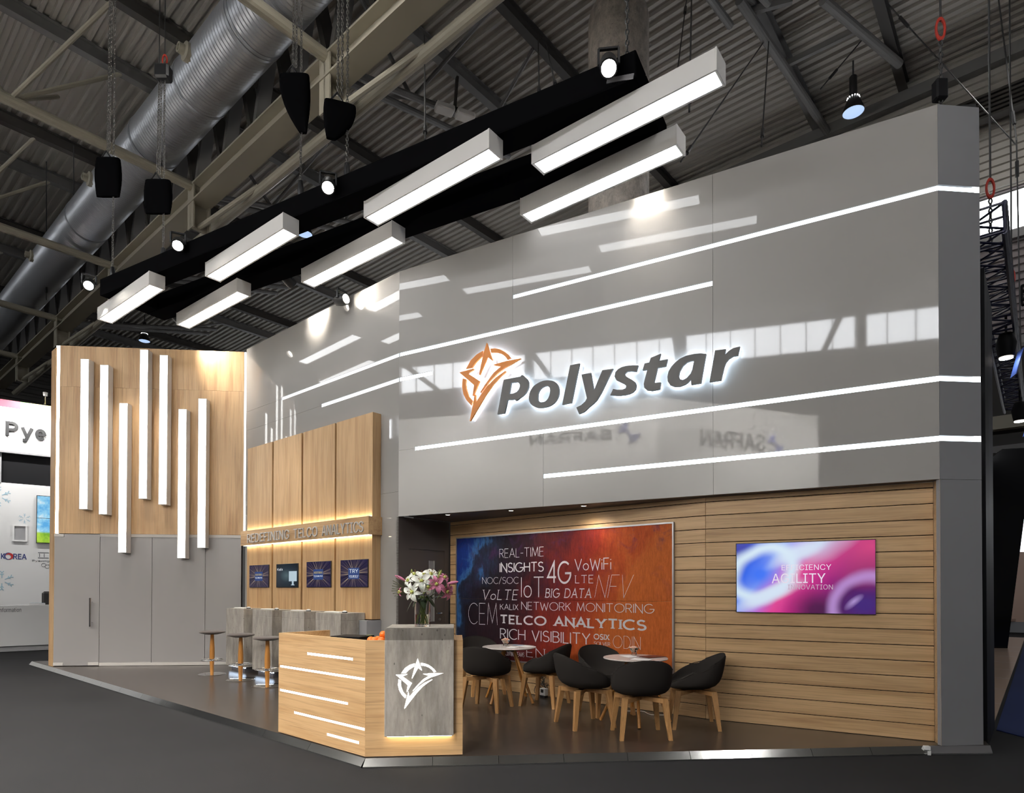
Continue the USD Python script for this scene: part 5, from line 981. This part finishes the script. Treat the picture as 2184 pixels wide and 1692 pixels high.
T2 = G(2140, 640, 5.6); truss(T2-dB*.2, T2-dB*6, .2, 'lattice_truss', 'thin black truss crossing at the right edge of view', 'truss', 'booth_black', .018)
for px, py, z_, lab in ((2146, 765, 4.7, 'small moving spotlight hanging below the blue truss'), (2175, 900, 4.5, 'lower small moving spotlight by the right edge of view')):
    p = G(px, py, z_); t = thing('moving_light', lab, 'spotlight', p); part(t, 'body', lathe([(0, 0), (.09, .02), (.12, .2), (.08, .34), (0, .36)], 16), 'booth_black', smooth=40); part(t, 'lens', lathe([(0, -.005), (.08, .0), (.08, .015), (0, .01)], 16), 'downlight_glow'); part(t, 'flag', beam((.08, -.02, -.25), (.16, -.05, .1), .2, .01), 'band_blue'); part(t, 'hook', tube((0, 0, .36), (0, 0, .6), .015), 'booth_black')

# ------------------------------------------------------------------ the stand across the aisle, seen mirrored in the fascia
def mir(px, py, z):
    X = W(COL, dA, px, py); r = ray(px, py); r = r-2*nA*(r@nA); return X+r*((z-X[2])/r[2])
wz = 6.75
mc = mir(1402, 847, wz); ml_ = mir(960, 887, wz); mr_ = mir(1519, 861, wz)
dl_ = (mc-ml_); dl_[2] = 0; Ll = np.linalg.norm(dl_); dl_ /= Ll; dr2 = mr_-mc; dr2[2] = 0; dr2 /= np.linalg.norm(dr2)
def face_frame(o, d):                                   # local x must run rightwards for somebody looking at it from the stand
    return Frame(o, d)
FOL, FOR_ = Frame(mc, -dl_), Frame(mc, dr2)
if FOL.y@(mc-COL) < 0: FOL = Frame(mc, dl_)
if FOR_.y@(mc-COL) < 0: FOR_ = Frame(mc, -dr2)
def mat_at(F, px, py):
    X = W(COL, dA, px, py); r = ray(px, py); r = r-2*nA*(r@nA); t = float(((F.o-X)@F.y)/(r@F.y)); Q = X+r*t; return float((Q-F.o)@F.e), float(Q[2])
op = thing('opposite_booth', 'white stand across the aisle, seen mirrored in the glossy fascia', 'booth', (0, 0, 0))
def on_face(F, m):
    T = np.eye(4); T[:3, 0], T[:3, 1], T[:3, 3] = F.e, F.y, F.o; m = m.copy(); m.apply_transform(T); return m
for F, pxs_, ly in ((FOL, (1130, 1305, 1322, 1364), (948, 910)), (FOR_, (1495, 1630, 1640, 1669), (950, 918))):
    xe = mat_at(F, 860 if F is FOL else 1745, 890)[0]; xs2 = sorted((0, xe)); 
    if F is FOL: xs2[1 if xe > 0 else 0] += 3*np.sign(xe)
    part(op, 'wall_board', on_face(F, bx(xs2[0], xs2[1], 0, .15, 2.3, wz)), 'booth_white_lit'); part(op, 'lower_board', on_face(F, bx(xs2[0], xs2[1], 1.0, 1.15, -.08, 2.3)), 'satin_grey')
    a, b = mat_at(F, pxs_[0], ly[0]), mat_at(F, pxs_[1], ly[1]); c, d = mat_at(F, pxs_[2], ly[0]), mat_at(F, pxs_[3], ly[1])
    part(op, 'lettering', on_face(F, inter_text('SAFRAN', min(a[0], b[0]), a[1], max(a[0], b[0]), a[1]+abs(b[1]-a[1])*.8, .03, -.002)), 'letter_black', 'grey lettering')
    cx, cz, r = (c[0]+d[0])/2, a[1]+abs(b[1]-a[1])*.4, abs(d[0]-c[0])*.55
    sw = Point(cx, cz).buffer(r).difference(Point(cx-r*.5, cz+r*.45).buffer(r*.72)).difference(Point(cx+r*.62, cz-r*.55).buffer(r*.62)); part(op, 'swirl_emblem', on_face(F, extr(sw, .03, -.002)), 'letter_navy')
    for k in range(7):
        x_ = xs2[0]+(xs2[1]-xs2[0])*(k+.5)/7.; P0 = F.world(x_, -1.1, wz+.35); spot(f'across_spot_{0 if F is FOL else 1}_{k}', P0, F.world(x_, -.05, wz-2.2), 2600., 80., .04, .8, (1, .96, .9))
oc2 = mir(1200, 1000, 2.6)

# ------------------------------------------------------------------ chain hoists, bags and cables
def chain_mesh(p, q, pitch=.042, r=.006):
    p, q = np.array(p, float), np.array(q, float); d = q-p; L = np.linalg.norm(d); d /= L; s_ = np.cross(d, [.31, .95, .05]); s_ /= np.linalg.norm(s_); u = np.cross(s_, d)
    a = np.linspace(0, 2*PI, 9)[:-1]; ring = np.stack([.016*np.cos(a), np.zeros(8), .030*np.sin(a)], 1); m0 = cat_([trimesh.creation.cylinder(radius=r, sections=4, segment=[ring[i], ring[(i+1) % 8]], cap=False) for i in range(8)]) if False else None
    V, F = [], []
    for i in range(8):
        c = ring[i]; rad = np.array([math.cos(a[i]), 0, math.sin(a[i])])
        for b in range(4): V.append(c+r*(math.cos(b*PI/2)*rad+math.sin(b*PI/2)*np.array([0, 1, 0])))
    for i in range(8):
        for b in range(4): F.append((i*4+b, ((i+1) % 8)*4+b, ((i+1) % 8)*4+(b+1) % 4, i*4+(b+1) % 4))
    V, F = np.array(V), np.array(F); n = max(1, int(L/pitch)); vs_, fs_ = [], []
    for k in range(n):
        X, Y = (s_, u) if k % 2 == 0 else (u, -s_); T = np.stack([X, Y, d], 1); vs_.append(V@T.T+p+d*(k+.5)*L/n); fs_.append(F+k*len(V))
    return np.vstack(vs_), np.vstack(fs_)
def bag_mesh(w, d, h, pinch):
    n, k = 20, 9; V, F = [], []
    for i in range(k):
        t = i/(k-1.); ww_ = w*((1-t**1.9)+t**1.9*pinch)*(1+.10*math.sin(PI*t)); dd_ = d*(.55+.8*math.sin(PI*(t*.8+.1)))*(1-.5*t*t)
        for j in range(n): a = 2*PI*j/n; V.append((ww_*np.sign(math.cos(a))*abs(math.cos(a))**.6+(1-pinch)*w*.8*t**1.9, dd_*np.sign(math.sin(a))*abs(math.sin(a))**.6, -h*t))
    for i in range(k-1):
        for j in range(n): F.append((i*n+j, i*n+(j+1) % n, (i+1)*n+(j+1) % n, (i+1)*n+j))
    F = np.array(F); T = [np.array(V), np.vstack([F[:, [0, 2, 1]], F[:, [0, 3, 2]]])]
    c = len(V); T[0] = np.vstack([T[0], [((1-pinch)*w*.8, 0, -h), (0, 0, 0)]]); cap = [((k-1)*n+(j+1) % n, (k-1)*n+j, c) for j in range(n)]+[(j, (j+1) % n, c+1) for j in range(n)]
    T[1] = np.vstack([T[1], np.array(cap)[:, ::-1]]); return T[0], T[1]
def hoist(px, py, z, bag_py, label, body_py=None, rot=0., pinch=.9, flip=1):
    X = G(px, py, z); D = X[1]; zz = lambda y: float((ray(px, y)*(D/ray(px, y)[1]))[2]+EYE)
    t = thing('chain_hoist', label, 'chain hoist', (X[0], X[1], 0), math.degrees(math.atan2(-X[0], X[1]))*.0+rot)
    zb_ = zz(bag_py[0]); ztop = 12.6; zh = zz(body_py) if body_py else None
    part(t, 'chain', chain_mesh((0, 0, z), (0, 0, zh if zh else ztop)), 'chain_zinc', kind='stuff')
    part(t, 'bag_chain', chain_mesh((-.07, .0, zb_-.02), (-.05, 0, zh if zh else ztop)), 'chain_zinc', kind='stuff'); part(t, 'bag_chain', chain_mesh((-.12, .02, zb_-.02), (-.10, .02, zh if zh else ztop)), 'chain_zinc', kind='stuff')
    m = bag_mesh(.20, .07, zb_-zz(bag_py[1]), pinch); m[0][:, 0] = m[0][:, 0]*flip-.09; m = (m[0]+[0, 0, zb_-.14], m[1] if flip > 0 else m[1][:, ::-1]); bgp = part(t, 'bag', m, 'black_fabric', smooth=40)
    part(bgp, 'strap', sweep([(-.24, 0, zb_-.16), (-.13, 0, zb_), (-.02, 0, zb_-.16)], .012, 6), 'black_plastic')
    part(t, 'hook', lathe([(0, z-.12), (.03, z-.1), (.045, z), (.03, z+.12), (0, z+.14)], 10), 'black_plastic', smooth=40)
    if zh: 
        part(t, 'hoist_body', rbx(-.14, .10, -.09, .09, zh, zh+.24, .03), 'black_plastic'); lk = torus(.055, .013, 20, 8); lk.apply_transform(trimesh.transformations.rotation_matrix(PI/2, (1, 0, 0))); lk.vertices *= [.7, 1, 1.5]; lk.apply_translation((0, 0, zh+.34)); part(t, 'shackle', lk, 'shackle_red', 'red shackle', smooth=40)
        part(t, 'cable', tube((0, 0, zh+.40), (0, 0, 12.7), .009, 6), 'cable_dark'); part(t, 'cable', tube((-.09, 0, zh+.24), (-.09, 0, 12.7), .009, 6), 'cable_dark')
    return t
hoist(240, 585, 7.0, (322, 403), 'leftmost chain hoist line with a flat black chain bag', None, 0, 1.0)
hoist(348, 545, 7.0, (368, 438), 'chain hoist with a red shackle and black bag in front of the duct', 172, 0, 1.0)
hoist(641, 405, 7.0, (140, 262), 'chain line with a long pointed black bag, above the middle spotlight', None, 0, .25, 1)
hoist(740, 368, 7.0, (203, 282), 'chain line with a drooping black bag, right of the steel girder', None, 20, .3, -1)
def rig(p, z0, z1, zred, label):
    t = thing('rigging_chain', label, 'rigging chain', (p[0], p[1], 0)); part(t, 'chain', chain_mesh((0, 0, z0), (0, 0, zred-.12), .055, .009), 'cable_dark', kind='stuff')
    lk = torus(.06, .014, 20, 8); lk.apply_transform(trimesh.transformations.rotation_matrix(PI/2, (1, 0, 0))); lk.vertices *= [.75, 1, 1.7]; lk.apply_translation((0, 0, zred)); part(t, 'shackle', lk, 'shackle_red', 'red shackle', smooth=40); part(t, 'cable', tube((0, 0, zred+.08), (0, 0, z1), .011, 6), 'cable_dark'); return t
def zat(P_, py): px = 1092+FPX*P_[0]/P_[1]; r = ray(px, py); return float(r[2]*P_[1]/r[1]+EYE)
p = FCOL.world(.17, .16); t = rig(p, TOP+.03, 12.7, zat(p, 62), 'black chain with a red shackle rising from the top of the grey pier'); part(t, 'hoist_body', rbx(-.07, .05, -.05, .05, zat(p, 215), zat(p, 172), .015), 'booth_black')
p = G(2113, 530, 5.45); rig(p, 5.4, 12.7, zat(p, 402), 'chain with a red shackle beside the bright high window')
p = G(2158, 640, 5.75); rig(p, 5.8, 12.7, zat(p, 591), 'small distant chain with a red shackle at the right edge')
p = FF.world(fx1-.1, 6.0); t = thing('rigging_chain', 'black chain carrying the right end of the lighting frame by the column', 'rigging chain', (p[0], p[1], 0)); part(t, 'chain', chain_mesh((0, 0, 6.9), (0, 0, 12.6), .055, .009), 'cable_dark', kind='stuff')
CAB = (((1470, 238, 6.85), (1475, 0, 11.5), 'upright wire holding the right box light'), ((1452, 345, 7.2), (1632, 85, 12.6), 'slanting wire with chain links right of the largest box light'), ((1624, 312, 8.6), (1640, 80, 12.6), 'upright wire above the middle of the fascia'), ((1750, 190, 11.5), (1843, 80, 12.8), 'slanting wire left of the high-bay lamp'), ((1895, 10, 12.7), (2168, 310, 9.5), 'long slanting wire crossing above the grey pier'), ((2168, 300, 9.5), (2130, 0, 12.6), 'wire at the far right rising to the roof'), ((2168, 300, 9.5), (2180, 900, 4.6), 'long wire hanging down at the far right'),
       ((907, 300, 7.0), (905, 75, 12.6), 'thin upright wire above the middle of the black beam'), ((1150, 205, 8.0), (1148, 85, 12.6), 'upright wire left of the concrete column'), ((1186, 188, 8.0), (1165, 95, 12.6), 'slanting wire with shackles left of the concrete column'), ((1464, 0, 12.7), (1435, 230, 9.0), 'upright wire between column and largest box light'), ((99, 640, 11.0), (99, 345, 12.8), 'thin wire hanging at the far left of the roof'), ((157, 500, 11.6), (157, 310, 12.8), 'short thin wire left of the duct'))
for a, b, lab in CAB:
    A, B = G(*a), G(*b); t = thing('suspension_wire', lab, 'wire', A); part(t, 'wire', tube((0, 0, 0), B-A, .012, 6), 'cable_dark'); u = (B-A)/np.linalg.norm(B-A); part(t, 'turnbuckle', tube(u*.35, u*.62, .028, 8), 'black_plastic')
